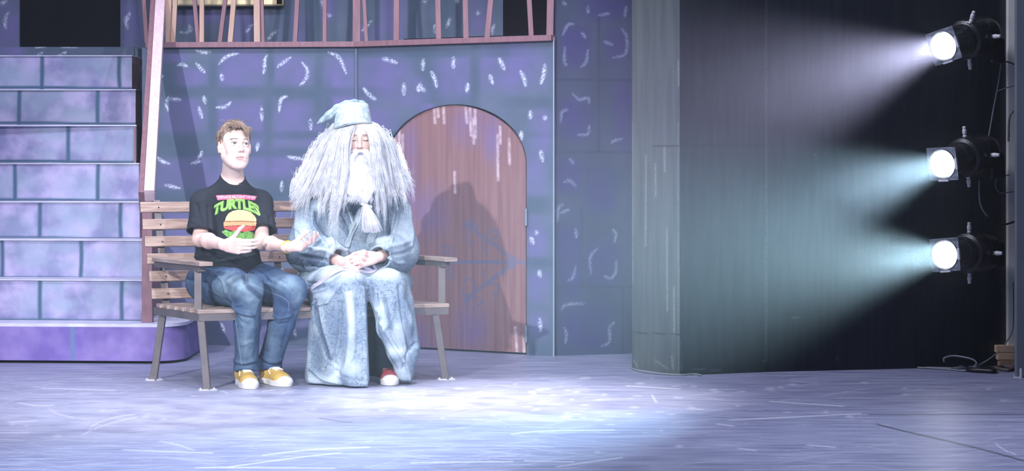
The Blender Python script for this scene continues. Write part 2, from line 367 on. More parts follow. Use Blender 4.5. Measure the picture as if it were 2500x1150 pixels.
# ================================================================== floor
def floor():
    xs = np.unique(np.round(np.r_[np.linspace(-9, -3, 16), np.arange(-3, 3, .010), np.linspace(3, 9, 16)], 4))
    ys = np.unique(np.round(np.r_[np.linspace(1, 7.8, 14), np.arange(7.8, 12.6, .016), np.linspace(12.6, 17, 8)], 4))
    X, Y = np.meshgrid(xs, ys); n = len(xs); m = len(ys)
    V = np.stack([X.ravel(), Y.ravel(), np.zeros(n*m)], 1); i = np.arange(n*m).reshape(m, n)
    Fq = np.stack([i[:-1, :-1], i[:-1, 1:], i[1:, 1:], i[1:, :-1]], -1).reshape(-1, 4)
    x, y = proj(V)
    sc = [[(218,1048),(240,1032),(285,1018),(330,1012)],[(200,1066),(225,1050),(275,1032),(335,1018)],[(122,998),(140,1010),(180,1020)],[(45,984),(90,990),(130,990)],
          [(1592,962),(1598,975),(1604,990)],[(0,1057),(75,1056)],[(20,1030),(90,1028)],[(100,948),(180,950),(280,953)],[(390,1077),(430,1085),(475,1100)],[(300,1098),(420,1103),(520,1106)],
          [(560,1140),(720,1118),(830,1106)],[(480,1142),(820,1143)],[(640,1112),(760,1098),(900,1092)],[(1530,942),(1660,950)],[(1250,1060),(1330,1052),(1500,1050)],
          [(1280,1125),(1400,1128)],[(1360,1140),(1440,1128),(1520,1117)],[(1000,1130),(1250,1127)],[(1800,1094),(1845,1100)],[(1750,1035),(1790,1040)],[(1970,1086),(2040,1092)],
          [(2430,1080),(2445,1095),(2480,1110)],[(690,962),(700,956)],[(540,954),(556,960)],[(640,955),(670,952)],[(1780,1026),(2100,1010)],[(1880,980),(2060,992)]]
    rr = np.random.default_rng(3); mask = dabs(x, y, sc, 1.4, .45)
    fine = []
    for _ in range(520):
        cx = rr.uniform(-50, 2500)*(1 if rr.random() < .4 else .6); cy = rr.uniform(915, 1150); L = rr.uniform(5, 60)*(.4+(cy-880)/260); a = rr.normal(0, .10)
        fine.append([(cx-L, cy+L*a), (cx, cy+rr.normal(0, 2)), (cx+L, cy-L*a)])
    mask = np.maximum(mask, dabs(x, y, fine, .9, .17))
    spots = [(1260+rr.normal(0,380), 975+rr.normal(0,28), rr.uniform(4,13), rr.uniform(1.5,3.5)) for _ in range(90)]+[(1880,950,11,4),(2110,934,9,2),(1658,1090,9,4),(1614,1051,4,2),(1458,1104,6,3),(2414,949,6,3),(1592,923,3,2),(250,1003,8,4),(355,1018,8,3),(140,1065,10,4),(30,1035,5,4),(65,1040,4,3)]
    mask = np.maximum(mask, .28*blobs(x, y, spots, .6, 2))
    dark = dabs(x, y, [[(2120,1012),(2250,1012),(2510,1012)]], 1.3, .7)
    dark = np.maximum(dark, dabs(x, y, [[(2140,1036),(2200,1051),(2300,1074),(2400,1098),(2510,1128)]], 1.9, .85))
    dark = np.maximum(dark, dabs(x, y, [[(780,1021),(830,1029),(860,1031)]], 1.2, .5))
    smear_pool = np.clip(.9*np.exp(-((x-420)/520)**2-((y-1020)/70)**2)+.5*np.exp(-((x-1150)/520)**2-((y-980)/45)**2), 0, 1)  # pale smear at left; centre patch paints the pool of light into the floor
    o = part('floor', (V, Fq), M_floor, attrs=dict(white=mask, dark=dark, smear_pool=smear_pool)); o['kind'] = 'structure'
    sv = o.modifiers.new('solid', 'SOLIDIFY'); sv.thickness = .05; sv.offset = -1
floor()
# ================================================================== the painted facade
Lb, Cb, Rb = np.array([-2.285, 13.636]), np.array([-.955, 13.54]), np.array([.238, 12.835])
ZT = 1.835
pur = [(590,172,58,48),(712,172,44,40),(840,215,52,75),(450,285,50,48),(590,300,66,52),(715,300,50,55),(470,190,34,22),(420,140,40,12),(515,420,80,45),(660,395,60,40),(760,360,40,70),(440,430,55,40),
       (640,560,80,60),(450,560,60,45),(560,720,70,45),(700,740,60,70),(610,800,90,36),(440,640,50,40),(420,740,60,60),
       (935,190,62,58),(1110,185,48,50),(1250,165,75,55),(1200,180,40,40),(1000,225,40,35),(1040,262,20,10),(1318,330,26,60),(1308,430,26,50),(1310,590,24,60),(1315,700,24,36),(1316,800,22,36),(930,290,40,30)]
wd_l = [[(535,157),(548,142),(563,134),(582,130)],[(652,134),(646,149),(646,167),(643,180)],[(540,180),(543,196)],[(710,140),(689,154),(678,164)],[(736,151),(749,167),(749,188),(741,201),(732,207)],
 [(801,128),(822,136),(835,154),(845,180)],[(360,125),(378,128)],[(480,124),(498,128),(513,128)],[(434,159),(443,157),(458,162)],[(479,154),(490,167),(500,177)],[(361,180),(378,181),(389,189),(398,185)],
 [(412,235),(407,253),(411,271)],[(417,241),(441,244)],[(497,235),(501,253)],[(485,261),(494,290)],[(528,262),(550,261),(563,249)],[(639,261),(639,295)],[(702,235),(686,243),(681,274)],
 [(385,385),(396,394),(414,400)],[(403,452),(418,455),(440,460)],[(757,290),(759,317)],[(630,348),(627,368)],[(701,382),(722,386),(745,389)],[(688,443),(688,467)],[(467,400),(482,395),(491,392)],[(493,370),(484,388)],
 [(505,660),(512,700)],[(560,690),(580,720)],[(715,800),(722,820)],[(540,790),(548,812)],[(705,700),(720,690)]]
wd_r = [[(935,143),(948,146),(968,153)],[(1033,146),(1033,170)],[(1107,141),(1107,165)],[(1053,176),(1060,190),(1066,212)],[(986,205),(986,231)],[(1025,205),(1029,215),(1038,222)],[(1022,222),(1022,210)],
 [(888,216),(900,230),(916,243)],[(1142,205),(1140,223)],[(1219,143),(1231,169)],[(1196,184),(1203,203)],[(1271,174),(1279,190),(1283,209)],[(1330,158),(1328,180),(1321,203)],[(1295,272),(1295,289)],
 [(1273,322),(1271,343)],[(1320,369),(1325,393)],[(1330,285),(1331,290)],[(1296,580),(1302,594)],[(1317,661),(1318,676)],[(1317,778),(1320,807)],[(1309,567),(1310,569)]]
grey_f = [(900,330,400,10),(430,345,90,22),(640,225,260,14),(600,372,300,12),(500,480,300,16),(660,160,10,70),(520,260,12,130),(655,300,12,100),(780,180,12,100),(800,300,14,110),(1050,300,60,14),(1160,170,12,90),(1300,250,60,14),(1300,500,60,22),(1300,640,60,12),(1000,130,300,10),(1295,870,80,40)]
# arched door opening, measured along the right hand flat
uR = unit(np.r_[Rb-Cb, 0]); LR = np.linalg.norm(Rb-Cb)
def uz(px, py):                                       # pixel -> (distance along flat, height)
    r = (px-CX)/F; t = (r*Cb[1]-Cb[0])/(uR[0]-r*uR[1]); Y = Cb[1]+t*uR[1]; return t, HC-(py-HY)*Y/F
uR0, _ = uz(940, 400); uR1, _ = uz(1286, 400); _, zsp = uz(1286, 400); _, zap = uz(1115, 255)
uc, ru, rz = (uR0+uR1)/2, (uR1-uR0)/2, zap-zsp
def arch_sd(u, z):
    top = (np.hypot((u-uc)/ru, (z-zsp)/rz)-1)*ru; return np.where(z > zsp, top, np.abs(u-uc)-ru)
def facade():
    V, Fq = panel([Lb, Cb-np.array([.004, 0])], 0, ZT, .0065); x, y = proj(V)
    a = dict(purple=.85*blobs(x, y, pur, .5), white=dabs(x, y, wd_l, 4.2, .9, .7), grey=.8*blobs(x, y, grey_f, .6))
    o = part('wall_back_left', (V, Fq), M_facade, attrs=a, solid=.03); o['kind'] = 'structure'
    V, Fq = panel([Cb, Rb], 0, ZT, .0065); u = (V[:, 0]-Cb[0])/uR[0]; z = V[:, 2]; sd = arch_sd(u, z)
    keep = ~(sd[Fq].mean(1) < 0); Fq = Fq[keep]
    for _ in range(3):                                # pull the ragged cells onto the true arch line
        used = np.zeros(len(V), bool); used[Fq.ravel()] = True; mv = used & (sd < .0062)
        e = 1e-4; gu = (arch_sd(u+e, z)-sd)/e; gz = (arch_sd(u, z+e)-sd)/e; gg = gu*gu+gz*gz+1e-9
        du = np.where(mv, -sd*gu/gg, 0); dz = np.where(mv, -sd*gz/gg, 0); u = u+du; z = np.maximum(z+dz, 0); sd = arch_sd(u, z)
    V[:, 0] = Cb[0]+uR[0]*u; V[:, 1] = Cb[1]+uR[1]*u; V[:, 2] = z
    idx = np.full(len(V), -1); us = np.unique(Fq); idx[us] = np.arange(len(us)); V = V[us]; Fq = idx[Fq]
    x, y = proj(V)
    a = dict(purple=.8*blobs(x, y, pur, .5), white=dabs(x, y, wd_r, 5.0, .9, .5), grey=.8*blobs(x, y, grey_f, .6))
    o = part('wall_back_centre', (V, Fq), M_facade, attrs=a, solid=.03); o['kind'] = 'structure'
    # black sheet added behind as shade, so that the gap round the door reads dark
    n3 = np.array([-uR[1], uR[0], 0])
    c0 = np.array([*Cb, 0])+uR*(uc)+n3*.40
    o = part('door_gap_shade', obox(c0+np.array([0,0,.95]), uR, n3, np.array([0,0,1.]), ru+.12, .01, .95), M_black); o['kind'] = 'structure'
    # white edge strip and the panel joint
    o = part('trim_2', beam([Rb[0]+.004, Rb[1]-.002, 0], [Rb[0]+.004, Rb[1]-.002, ZT+.02], .007, .02, up=(0,1,0)), mat('edge strip', (.26,.32,.42), rough=.6)); o['kind'] = 'structure'
    o = part('trim_3', beam([Cb[0], Cb[1]-.012, 0], [Cb[0], Cb[1]-.012, ZT-.01], .016, .016, up=(0,1,0)), M_facade); o['kind'] = 'structure'
facade()
# door leaf (stands a little ajar on its right hand hinges, 15 mm proud at the left)
def door():
    hinge = np.array([*Cb, 0])+uR*(uR1-.010)-np.array([-uR[1], uR[0], 0])*(-.004)
    a = math.radians(1.0); d = rotz(-a)@(-uR); wdt = (uR1-uR0)-.016
    n = 150; m = 300; U = np.linspace(0, wdt, n); rows = []
    s = U/wdt*2-1; top = zsp+(rz-.004)*np.sqrt(np.maximum(1-(s*.998)**2, 0)); top = np.maximum(top, zsp-.02)
    # keep a dark gap on the upper right of the arch
    gap = np.where(s < 0, .012*np.minimum(1, -s*2), 0); top = top-gap
    T = np.linspace(0, 1, m)[:, None]; Z = .012+T*(top-.012)[None, :]
    V = np.zeros((m, n, 3)); V[..., 0] = hinge[0]+d[0]*U; V[..., 1] = hinge[1]+d[1]*U; V[..., 2] = Z
    i = np.arange(n*m).reshape(m, n); Fq = np.stack([i[:-1, :-1], i[1:, :-1], i[1:, 1:], i[:-1, 1:]], -1).reshape(-1, 4)
    V = V.reshape(-1, 3); x, y = proj(V)
    def C(a_, b_): return (a_/1.716+900, b_/1.716+230)
    iron = [[C(655,703),C(345,703)],[C(600,690),C(540,640),C(480,600),C(430,560),C(415,540)],[C(600,715),C(545,755),C(490,795),C(430,840),C(412,870)]]
    scr = [[C(345,700),C(330,670),C(310,660),C(308,680)],[C(345,706),C(335,740),C(312,750),C(308,728)],[C(350,690),C(345,650),C(325,632),C(308,645)],[C(350,715),C(348,755),C(328,772),C(308,760)],
           [C(425,560),C(400,560),C(398,540)],[C(430,560),C(440,535),C(425,522)],[C(430,570),C(412,600),C(425,630),C(440,615)],[C(420,555),C(450,560),C(462,545)],
           [C(500,610),C(530,600),C(540,575),C(515,565),C(510,590)],[C(500,610),C(480,640),C(495,665)],[C(500,790),C(480,760),C(490,735)],[C(500,795),C(535,800),C(545,825),C(520,835)],
           [C(425,850),C(395,830),C(400,810)],[C(430,850),C(440,800),C(420,770),C(402,785)],[C(420,860),C(455,850),C(475,870),C(455,885)],[C(415,850),C(405,880)]]
    mk = np.maximum(dabs(x, y, iron, 5, .75), dabs(x, y, scr, 3.2, .62)); mk = np.maximum(mk, .8*blobs(x, y, [(*C(603,703),10,16),(*C(420,552),10,10),(*C(415,858),9,10)], .4, 2))
    wh = dabs(x, y, [[(1060,262),(1062,300)],[(1068,262),(1070,285)],[(1083,262),(1084,300)],[(1137,262),(1140,300)],[(1147,264),(1150,330)],[(1160,268),(1161,335)],[(1156,290),(1157,350)],
        [(975,300),(974,345)],[(966,310),(965,350)],[(983,330),(982,380)],[(1221,310),(1221,350)],[(1243,340),(1244,400)],[(1215,330),(1216,440)],[(1258,800),(1262,860)],[(1278,820),(1280,862)],[(1110,420),(1111,470)]], 3.4, .75)
    pr = .7*blobs(x, y, [(1150,310,45,40),(1050,520,40,60),(1010,840,50,60),(1150,800,40,50),(1200,330,20,60),(1000,420,20,120)], .8, 2)
    o = part('door_1', (V, Fq), M_door, attrs=dict(iron=mk, white=wh, purple=pr)); o['kind'] = 'structure'
    sv = o.modifiers.new('solid', 'SOLIDIFY'); sv.thickness = .02; sv.offset = -1
    for py in (530, 815):
        t, zc = uz(1286.5, py); c = np.array([*Cb, 0])+uR*(uR1+.002)+np.array([uR[1], -uR[0], 0])*.012+np.array([0,0,zc])
        part('hinge', join(obox(c, uR, np.array([-uR[1], uR[0], 0]), np.array([0,0,1.]), .008, .010, .045), lathe(c-np.array([0,.012,.05]), (0,0,1), [(0,.006),(.1,.006)], 10, (0,1,0))), M_brass, o)
door()
# return flat to the right (deep paint, darkened for weak light), upper back wall and doorways
dk = [[(1374,86),(1386,61),(1402,59)],[(1379,114),(1378,151),(1384,159)],[(1435,123),(1431,151),(1419,163)],[(1517,69),(1530,90),(1527,131),(1496,141)],[(1476,102),(1496,110)],[(1398,229),(1414,243),(1435,239),(1439,253)],
 [(1369,298),(1372,274),(1386,268)],[(1439,306),(1435,327),(1410,329)],[(1492,350),(1500,343),(1519,339)],[(1377,445),(1390,441),(1406,455)],[(1390,388),(1402,400)],[(1361,540),(1364,507),(1374,499)],[(1390,511),(1370,519)],
 [(1496,560),(1504,572),(1500,593)],[(1458,606),(1441,629),(1443,670)],[(1504,637),(1504,662),(1492,680),(1476,674)],[(1406,650),(1398,678),(1386,685)],[(1372,756),(1382,744),(1429,741)],[(1378,801),(1383,817),(1380,838)],
 [(1500,787),(1488,801),(1488,834),(1468,846)],[(1435,16),(1436,33)],[(1463,37),(1488,33)],[(1529,16),(1525,41)],[(1420,80),(1430,92)],[(1405,560),(1408,580)],[(1374,5),(1382,12)]]
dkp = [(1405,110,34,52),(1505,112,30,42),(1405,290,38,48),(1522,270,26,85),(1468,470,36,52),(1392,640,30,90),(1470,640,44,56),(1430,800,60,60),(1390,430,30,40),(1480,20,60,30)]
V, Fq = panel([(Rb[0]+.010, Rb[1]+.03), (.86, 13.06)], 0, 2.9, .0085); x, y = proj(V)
o = part('wall_back_right', (V, Fq), M_dim, attrs=dict(purple=.9*blobs(x, y, dkp, .5), white=dabs(x, y, dk, 3.8, .8, .6), grey=dabs(x, y, [[(1355,372),(1545,372)],[(1355,195),(1545,195)],[(1462,40),(1462,372)],[(1420,510),(1420,700)],[(1355,700),(1545,700)],[(1520,700),(1520,865)]], 3.5, .8)), solid=.03); o['kind'] = 'structure'
ZB = 1.875; YB = 14.75
def upper():
    upd = [[(20,30),(12,50),(14,70)],[(0,10),(15,5)],[(305,40),(310,70)],[(318,30),(308,55)],[(390,83),(405,80)],[(440,80),(465,76),(460,60)],[(675,75),(655,95)],[(785,0),(790,20)],[(800,35),(808,40)],[(885,75),(905,52)],[(1098,45),(1092,65)],[(1165,28),(1168,35)],[(1205,60),(1200,85)],[(1115,0),(1118,6)],[(1035,0),(1040,5)],[(1062,60),(1064,80)],[(600,80),(615,60)]]
    upp = [(20,60,30,60),(315,60,30,60),(590,60,40,40),(720,70,30,40),(480,40,60,20),(960,40,30,60),(1170,40,30,40),(920,80,40,20),(800,20,20,30)]
    segs = []
    def X(px, Y=YB): return (px-CX)*Y/F
    z113 = HC+(HY-113)*YB/F
    for nm, x0, x1, z0 in (('wall_upper_left', X(-140), X(47), 0), ('wall_upper_centre', X(294), X(1228), 0), ('wall_upper_right', X(1335), X(1400), 0)):
        V, Fq = panel([(x0, YB), (x1, YB)], 1.5, 2.9, .012); x, y = proj(V)
        gl = [[(700,0),(700,110)],[(770,0),(770,110)],[(1010,0),(1005,110)],[(1085,0),(1085,110)],[(905,0),(905,110)],[(620,20),(660,110)]]
        o = part(nm, (V, Fq), M_facade if nm != 'wall_upper_right' else M_dim, attrs=dict(purple=.9*blobs(x, y, upp, .6), white=dabs(x, y, upd, 4, .7, .6), grey=dabs(x, y, gl, 12, .9)), solid=.03); o['kind'] = 'structure'
    o = part('wall_upper_back', cbox(X(-200), X(1400), 16.4, 16.45, 0, 3.2), M_black); o['kind'] = 'structure'
    # stage-left landing fascia and balcony floor
    V, Fq = panel([(X(-140, 14.42), 14.42), (X(327, 14.42), 14.42)], 1.79, ZB+.005, .012); x, y = proj(V)
    o = part('trim_4', (V, Fq), M_facade, attrs=dict(white=dabs(x, y, [[(95,133),(103,129)],[(145,133),(160,128)],[(150,116),(190,116)],[(90,115),(110,115)]], 2, .8), purple=blobs(x, y, [(20,125,40,12)], .5), grey=np.zeros(len(V))), solid=.03); o['kind'] = 'structure'
    o = part('floor_balcony', join(cbox(X(-140,14.42), X(335,14.42), 14.44, 16.4, 1.80, ZB), ([[Lb[0],13.72,1.79],[Cb[0],13.60,1.79],[Rb[0],12.90,1.79],[Rb[0],16.4,1.79],[Lb[0],16.4,1.79],[Lb[0],13.72,1.825],[Cb[0],13.60,1.825],[Rb[0],12.90,1.825],[Rb[0],16.4,1.825],[Lb[0],16.4,1.825]],
        [[4,3,2,1,0],[5,6,7,8,9],[0,1,6,5],[1,2,7,6],[2,3,8,7],[3,4,9,8],[4,0,5,9]])), M_facade); o['kind'] = 'structure'
upper()
# gold framed picture on the upper wall
pf = thing('picture_frame', 'gold framed picture hung high on the painted wall behind the balcony railing', 'picture frame', (-2.0, YB, 1.95))
x0, x1 = (390-CX)*YB/F, (697-CX)*YB/F; zb = HC+(HY-17)*YB/F; y0 = YB-.075
pf.location = ((x0+x1)/2, y0, zb)
for a_, b_ in (((x0, y0, zb+.03), (x1, y0, zb+.03)), ((x0, y0, zb+.50), (x1, y0, zb+.50)), ((x0+.03, y0, zb), (x0+.03, y0, zb+.53)), ((x1-.03, y0, zb), (x1-.03, y0, zb+.53))):
    g = beam(a_, b_, .06, .035, up=(0,1,0)) if a_[2] == b_[2] else beam(a_, b_, .035, .06, up=(0,1,0))
    I = beam(a_, b_, .06, .012, up=(0,1,0))
    part('moulding', obox((np.array(a_)+b_)/2, np.eye(3)[0], np.eye(3)[1], np.eye(3)[2], max(abs(b_[0]-a_[0])/2, .03), .03, max(abs(b_[2]-a_[2])/2, .03)), M_gold, pf, bevel=.012)
part('canvas', cbox(x0+.05, x1-.05, y0+.0, y0+.02, zb+.05, zb+.48), M_canvas, pf)
part('backing', cbox(x0+.02, x1-.02, y0+.03, YB, zb+.02, zb+.51), M_black, pf)
# ================================================================== staircase and rolling platform
def stairs():
    t = thing('staircase', 'lilac painted stone-look staircase rising to the dark doorway at left', 'staircase', (-2.9, 12.7, 0))
    tops = [(786,683,350,[98,298]),(683,585,350,[5,198]),(585,492,341,[98,295]),(492,398,339,[36,240]),(398,305,333,[167]),(305,218,331,[48,239]),(218,135,322,[103,292])]
    Y = 12.60; zprev = .224; sl = math.tan(math.radians(5))
    for i, (pb, pt, xr, mo) in enumerate(tops):
        z = HC-(pt-HY)*Y/F; xR = (xr-CX)*Y/F; xL = xR-1.75; yl = Y+sl*1.75*(1-i*.13)
        V, Fq = panel([(xL, yl), (xR, Y)], zprev+.001, z-.007, .0075); x, y = proj(V); rr = np.random.default_rng(i+20)
        mm = dabs(x, y, [[(q, pt-4), (q+rr.uniform(-2,2), (pt+pb)/2), (q+rr.uniform(-2,2), pb)] for q in mo], 5.2, 1)
        mm = np.maximum(mm, dabs(x, y, [[(-200, pb-4), (100, pb-5), (200, pb-3), (xr, pb-2)]], 3.6, 1))
        gr = .8*blobs(x, y, [(rr.uniform(0,340), rr.uniform(pt,pb), rr.uniform(20,60), rr.uniform(15,40)) for _ in range(9)], .9, 2)
        r = part('riser', (V, Fq), M_stair, t, attrs=dict(mortar=mm, grey=gr), solid=.015)
        Yn = Y+.25; yb = 13.58 if xR > -2.33 else 14.42
        bx8 = lambda xa, xb, ya1, ya2, ybk, z0, z1: ([[xa,ya1,z0],[xb,ya2,z0],[xb,ybk,z0],[xa,ybk,z0],[xa,ya1,z1],[xb,ya2,z1],[xb,ybk,z1],[xa,ybk,z1]], [[0,3,2,1],[4,5,6,7],[0,1,5,4],[1,2,6,5],[2,3,7,6],[3,0,4,7]])
        part('tread', bx8(xL, xR+.004, yl-.012, Y-.012, min(yb, Yn+.20), z-.007, z), M_tread, t)
        part('side_panel', bx8(xR-.012, xR, Y+.016, Y+.016, yb, zprev+.001, z-.007), M_post, t)
        zprev = z; Y = Yn
stairs()
def platform():
    t = thing('stage_platform', 'low purple painted platform with a rounded end under the stairs', 'platform', (-2.4, 12.5, 0))
    sl = math.tan(math.radians(4)); xa = (372-CX)*12.35/F; ya = 12.35
    path = [(xa-1.6, ya+sl*1.6), (xa, ya)]
    for a in np.linspace(-85, 8, 22): path.append((xa+.01+.158*math.cos(math.radians(a)), ya+.245+.245*math.sin(math.radians(a))))
    path = [p for p in path]; path.append((path[-1][0]-.004, 13.4))
    V, Fq = panel(path, .016, .206, .007); f = (V[:, 2]-.016)/.19
    c = np.array([xa, ya+.3]); sh = (V[:, 0] > xa-.02); V[sh, 0] -= (f[sh]*.018*np.clip((V[sh, 0]-xa)/.16, 0, 1)); x, y = proj(V)
    part('skirt', (V, Fq), M_plat, t, attrs=dict(mortar=dabs(x, y, [[(177,785),(177,892)]], 5.5, 1)), solid=.008)
    pl = np.array(path); n = len(pl); poly = np.vstack([pl, [[xa-1.6, 13.4]]]); c2 = poly.copy(); m = len(poly)
    V = np.vstack([np.c_[poly, np.full(m, .206)], np.c_[poly, np.full(m, .224)]]); fc = [list(range(m))[::-1], list(range(m, 2*m))]+[[i, (i+1) % m, m+(i+1) % m, m+i] for i in range(m)]
    part('deck', (V, fc), M_tread, t)
    part('base', cbox(xa-1.55, xa-.02, ya+.16, 13.3, 0, .2), M_black, t)
platform()
# handrail of the stairs
hr = thing('stair_handrail', 'pale pink sloping timber handrail with its mauve newel post beside the stairs', 'handrail', tuple(P(362, 786, 12.45)))
a = P(365, 478, 12.42); b = np.array([a[0]-.245, 14.75, a[2]+2.36])
# end positions chosen so that the plank climbs parallel to the steps
d = unit(b-a); s = unit(np.cross(d, (0,0,1))); tt = np.cross(s, d)
part('rail', obox((a+b)/2+tt*.0, d, s, tt, np.linalg.norm(b-a)/2, .029, .045), M_rail, hr, bevel=.003)
part('rail_side', obox((a+b)/2-s*.045-tt*.05, d, s, tt, np.linalg.norm(b-a)/2, .016, .08), M_post, hr, bevel=.003)
q = P(361, 786, 12.48)
part('newel_post', cbox(q[0]-.029, q[0]+.029, 12.45, 12.51, .224, .93), M_post, hr, bevel=.003)
# ================================================================== balcony railing
def railing():
    I = np.eye(3)
    def base(px):                                     # point above the facade line at a pixel column
        A, B = (Lb, Cb) if px < 870 else (Cb, Rb); u = unit(np.r_[B-A, 0]); r = (px-CX)/F; k = (r*A[1]-A[0])/(u[0]-r*u[1])
        return np.array([*(A+u[:2]*k), 0])
    def z_at(p, py): return HC+(HY-py)*p[1]/F
    def rail(t, pa, pb):
        A, B = base(pa), base(pb); A[2] = B[2] = ZT+.015; A[1] -= .012; B[1] -= .012
        part('bottom_rail', beam(A, B, .06, .034), M_post, t, bevel=.003)
    def bal(t, pb, pt, wpx, m, back=0.0, name='baluster'):
        A, B = base(pb), base(pt); A[1] += back; B[1] = A[1]; A[2] = ZT+.03; B[0] = (pt-CX)*B[1]/F; zt = z_at(B, 0); B[2] = zt
        e = (B-A); C = A+e*(2.75-ZT)/(zt-ZT)
        w_ = wpx*A[1]/F; part(name, beam(A, C, .03, w_, up=(0,1,0)) if False else obox((A+C)/2, unit(C-A), unit(np.cross(unit(C-A), (0,1,0))), unit(np.cross(np.cross(unit(C-A), (0,1,0)), unit(C-A))), np.linalg.norm(C-A)/2, w_/2, .014), m, t, bevel=.002)
    t = thing('balcony_railing', 'left balcony railing section, crooked tan and mauve balusters in front of the gold framed picture', 'railing', tuple(base(600)+[0,0,ZT]), 'balcony railing sections')
    rail(t, 358, 866)
    for pb, pt, w_, m, bk in ((357,352,10,M_post,.03),(412,412,15,M_tan,0),(424,428,11,M_tan,-.02),(483,475,10,M_post,.03),(493,493,11,M_tan,0),(535,550,10,M_post,.03),(562,571,12,M_tan,0),(628,627,15,M_tan,0),(641,639,9,M_post,.03),(719,726,11,M_post,.03),(792,793,10,M_post,.03)):
        bal(t, pb, pt, w_, m, bk)
    bal(t, 871, 871, 19, M_post, -.01, 'post')
    t = thing('balcony_railing', 'right balcony railing section over the arched door, sparse mauve balusters and a square end post', 'railing', tuple(base(1100)+[0,0,ZT]), 'balcony railing sections')
    rail(t, 868, 1351)
    for pb, pt, w_ in ((895,889,9),(968,968,14),(1071,1069,13),(1138,1136,13),(1189,1198,13),(1297,1292,12)): bal(t, pb, pt, w_, M_post, .0)
    bal(t, 1342, 1344, 17, M_post, -.01, 'post')
railing()
# ================================================================== proscenium pillar and black wall on the right
def at_floor(px, py): g = G(px, py); return g[:2]
p0, p1, p2, p3, p4 = at_floor(1543, 899), at_floor(1659, 917), at_floor(1870, 908.5), at_floor(2300, 896), at_floor(2560, 892)
V, Fq = panel([p0, p1], 0, 3.2, .008); x, y = proj(V)
a = dict(white=np.maximum(dabs(x, y, [[(1656,150),(1657,210)],[(1547,880),(1556,895)],[(1600,400),(1601,480)],[(1622,360),(1623,420)],[(1628,560),(1629,760)],[(1577,380),(1576,600)],[(1640,870),(1643,900)],[(1600,880),(1630,900)],[(1645,700),(1646,820)]], 2.2, .5), dabs(x, y, [[(1655,300),(1657,910)],[(1545,300),(1545,690)]], 1.6, .35)),
         dark=dabs(x, y, [[(1592,356),(1656,356)],[(1543,812),(1660,817)]], 1.4, .8))
o = part('wall_right_pillar', (V, Fq), M_pillar, attrs=a, solid=.04); o['kind'] = 'structure'
for nm, A, B, in (('wall_right_front', p1+np.array([.002,0]), p2), ('wall_right_side', p2+np.array([.002,.004]), p4)):
    V, Fq = panel([A, B], 0, 3.2, .01); x, y = proj(V)
    a = dict(dark=dabs(x, y, [[(1662,353),(1868,355)],[(1683,560),(1684,575)],[(1693,240),(1693,243)],[(1690,300),(1690,305)],[(2040,640),(2041,700)],[(1935,795),(1936,825),(1958,825)]], 1.6, .8),
             white=dabs(x, y, [[(1936,775),(1955,774)],[(1990,375),(1994,385)],[(1860,880),(1872,884)],[(1661,830),(1663,905)],[(1685,900),(1760,905)],[(2040,872),(2048,880)],[(1870,0),(1870,880)],[(1862,884),(1868,880)]], 1.8, .6))
    o = part(nm, (V, Fq), M_blackwall, attrs=a, solid=.04); o['kind'] = 'structure'
o = part('wall_right_column', cbox(2.644, 3.4, 11.58, 11.62, 0, 3.2), M_column, bevel=.004); o['kind'] = 'structure'
o = part('wall_right_back', cbox(2.4, 4.2, 12.5, 12.55, 0, 3.2), M_black); o['kind'] = 'structure'
# pale pole with block stack
pp = P(2468, 845, 12.2)
t = thing('support_pole', 'pale upright pole on wood blocks at the right edge, carrying the stage lights', 'pole', (pp[0], 12.2, pp[2]))
part('pole', cbox(pp[0]-.024, pp[0]+.04, 12.17, 12.23, HC-(845-HY)*12.2/F, 3.2), M_pipe, t, bevel=.004)
zt = HC-(843-HY)*12.15/F; hh = zt/3
for k in range(3):
    lab = ['bottom wood block under the pale pole', 'middle wood block of the stack under the pale pole', 'topmost wood block directly under the pale pole'][k]
    x0 = (2432+(2-k)*4-CX)*12.15/F
    o = part('wood_block', cbox(0, 0.118-(2-k)*.01, 0, .10, 0, hh-.0015), M_wood if k != 0 else mat('dark pine', (.36,.24,.15), (.46,.31,.2), 12, rough=.6), origin=None, bevel=.003)
    o.location = (x0, 12.15, k*hh); tag(o, lab, 'wood block', 'wood blocks under the pole')
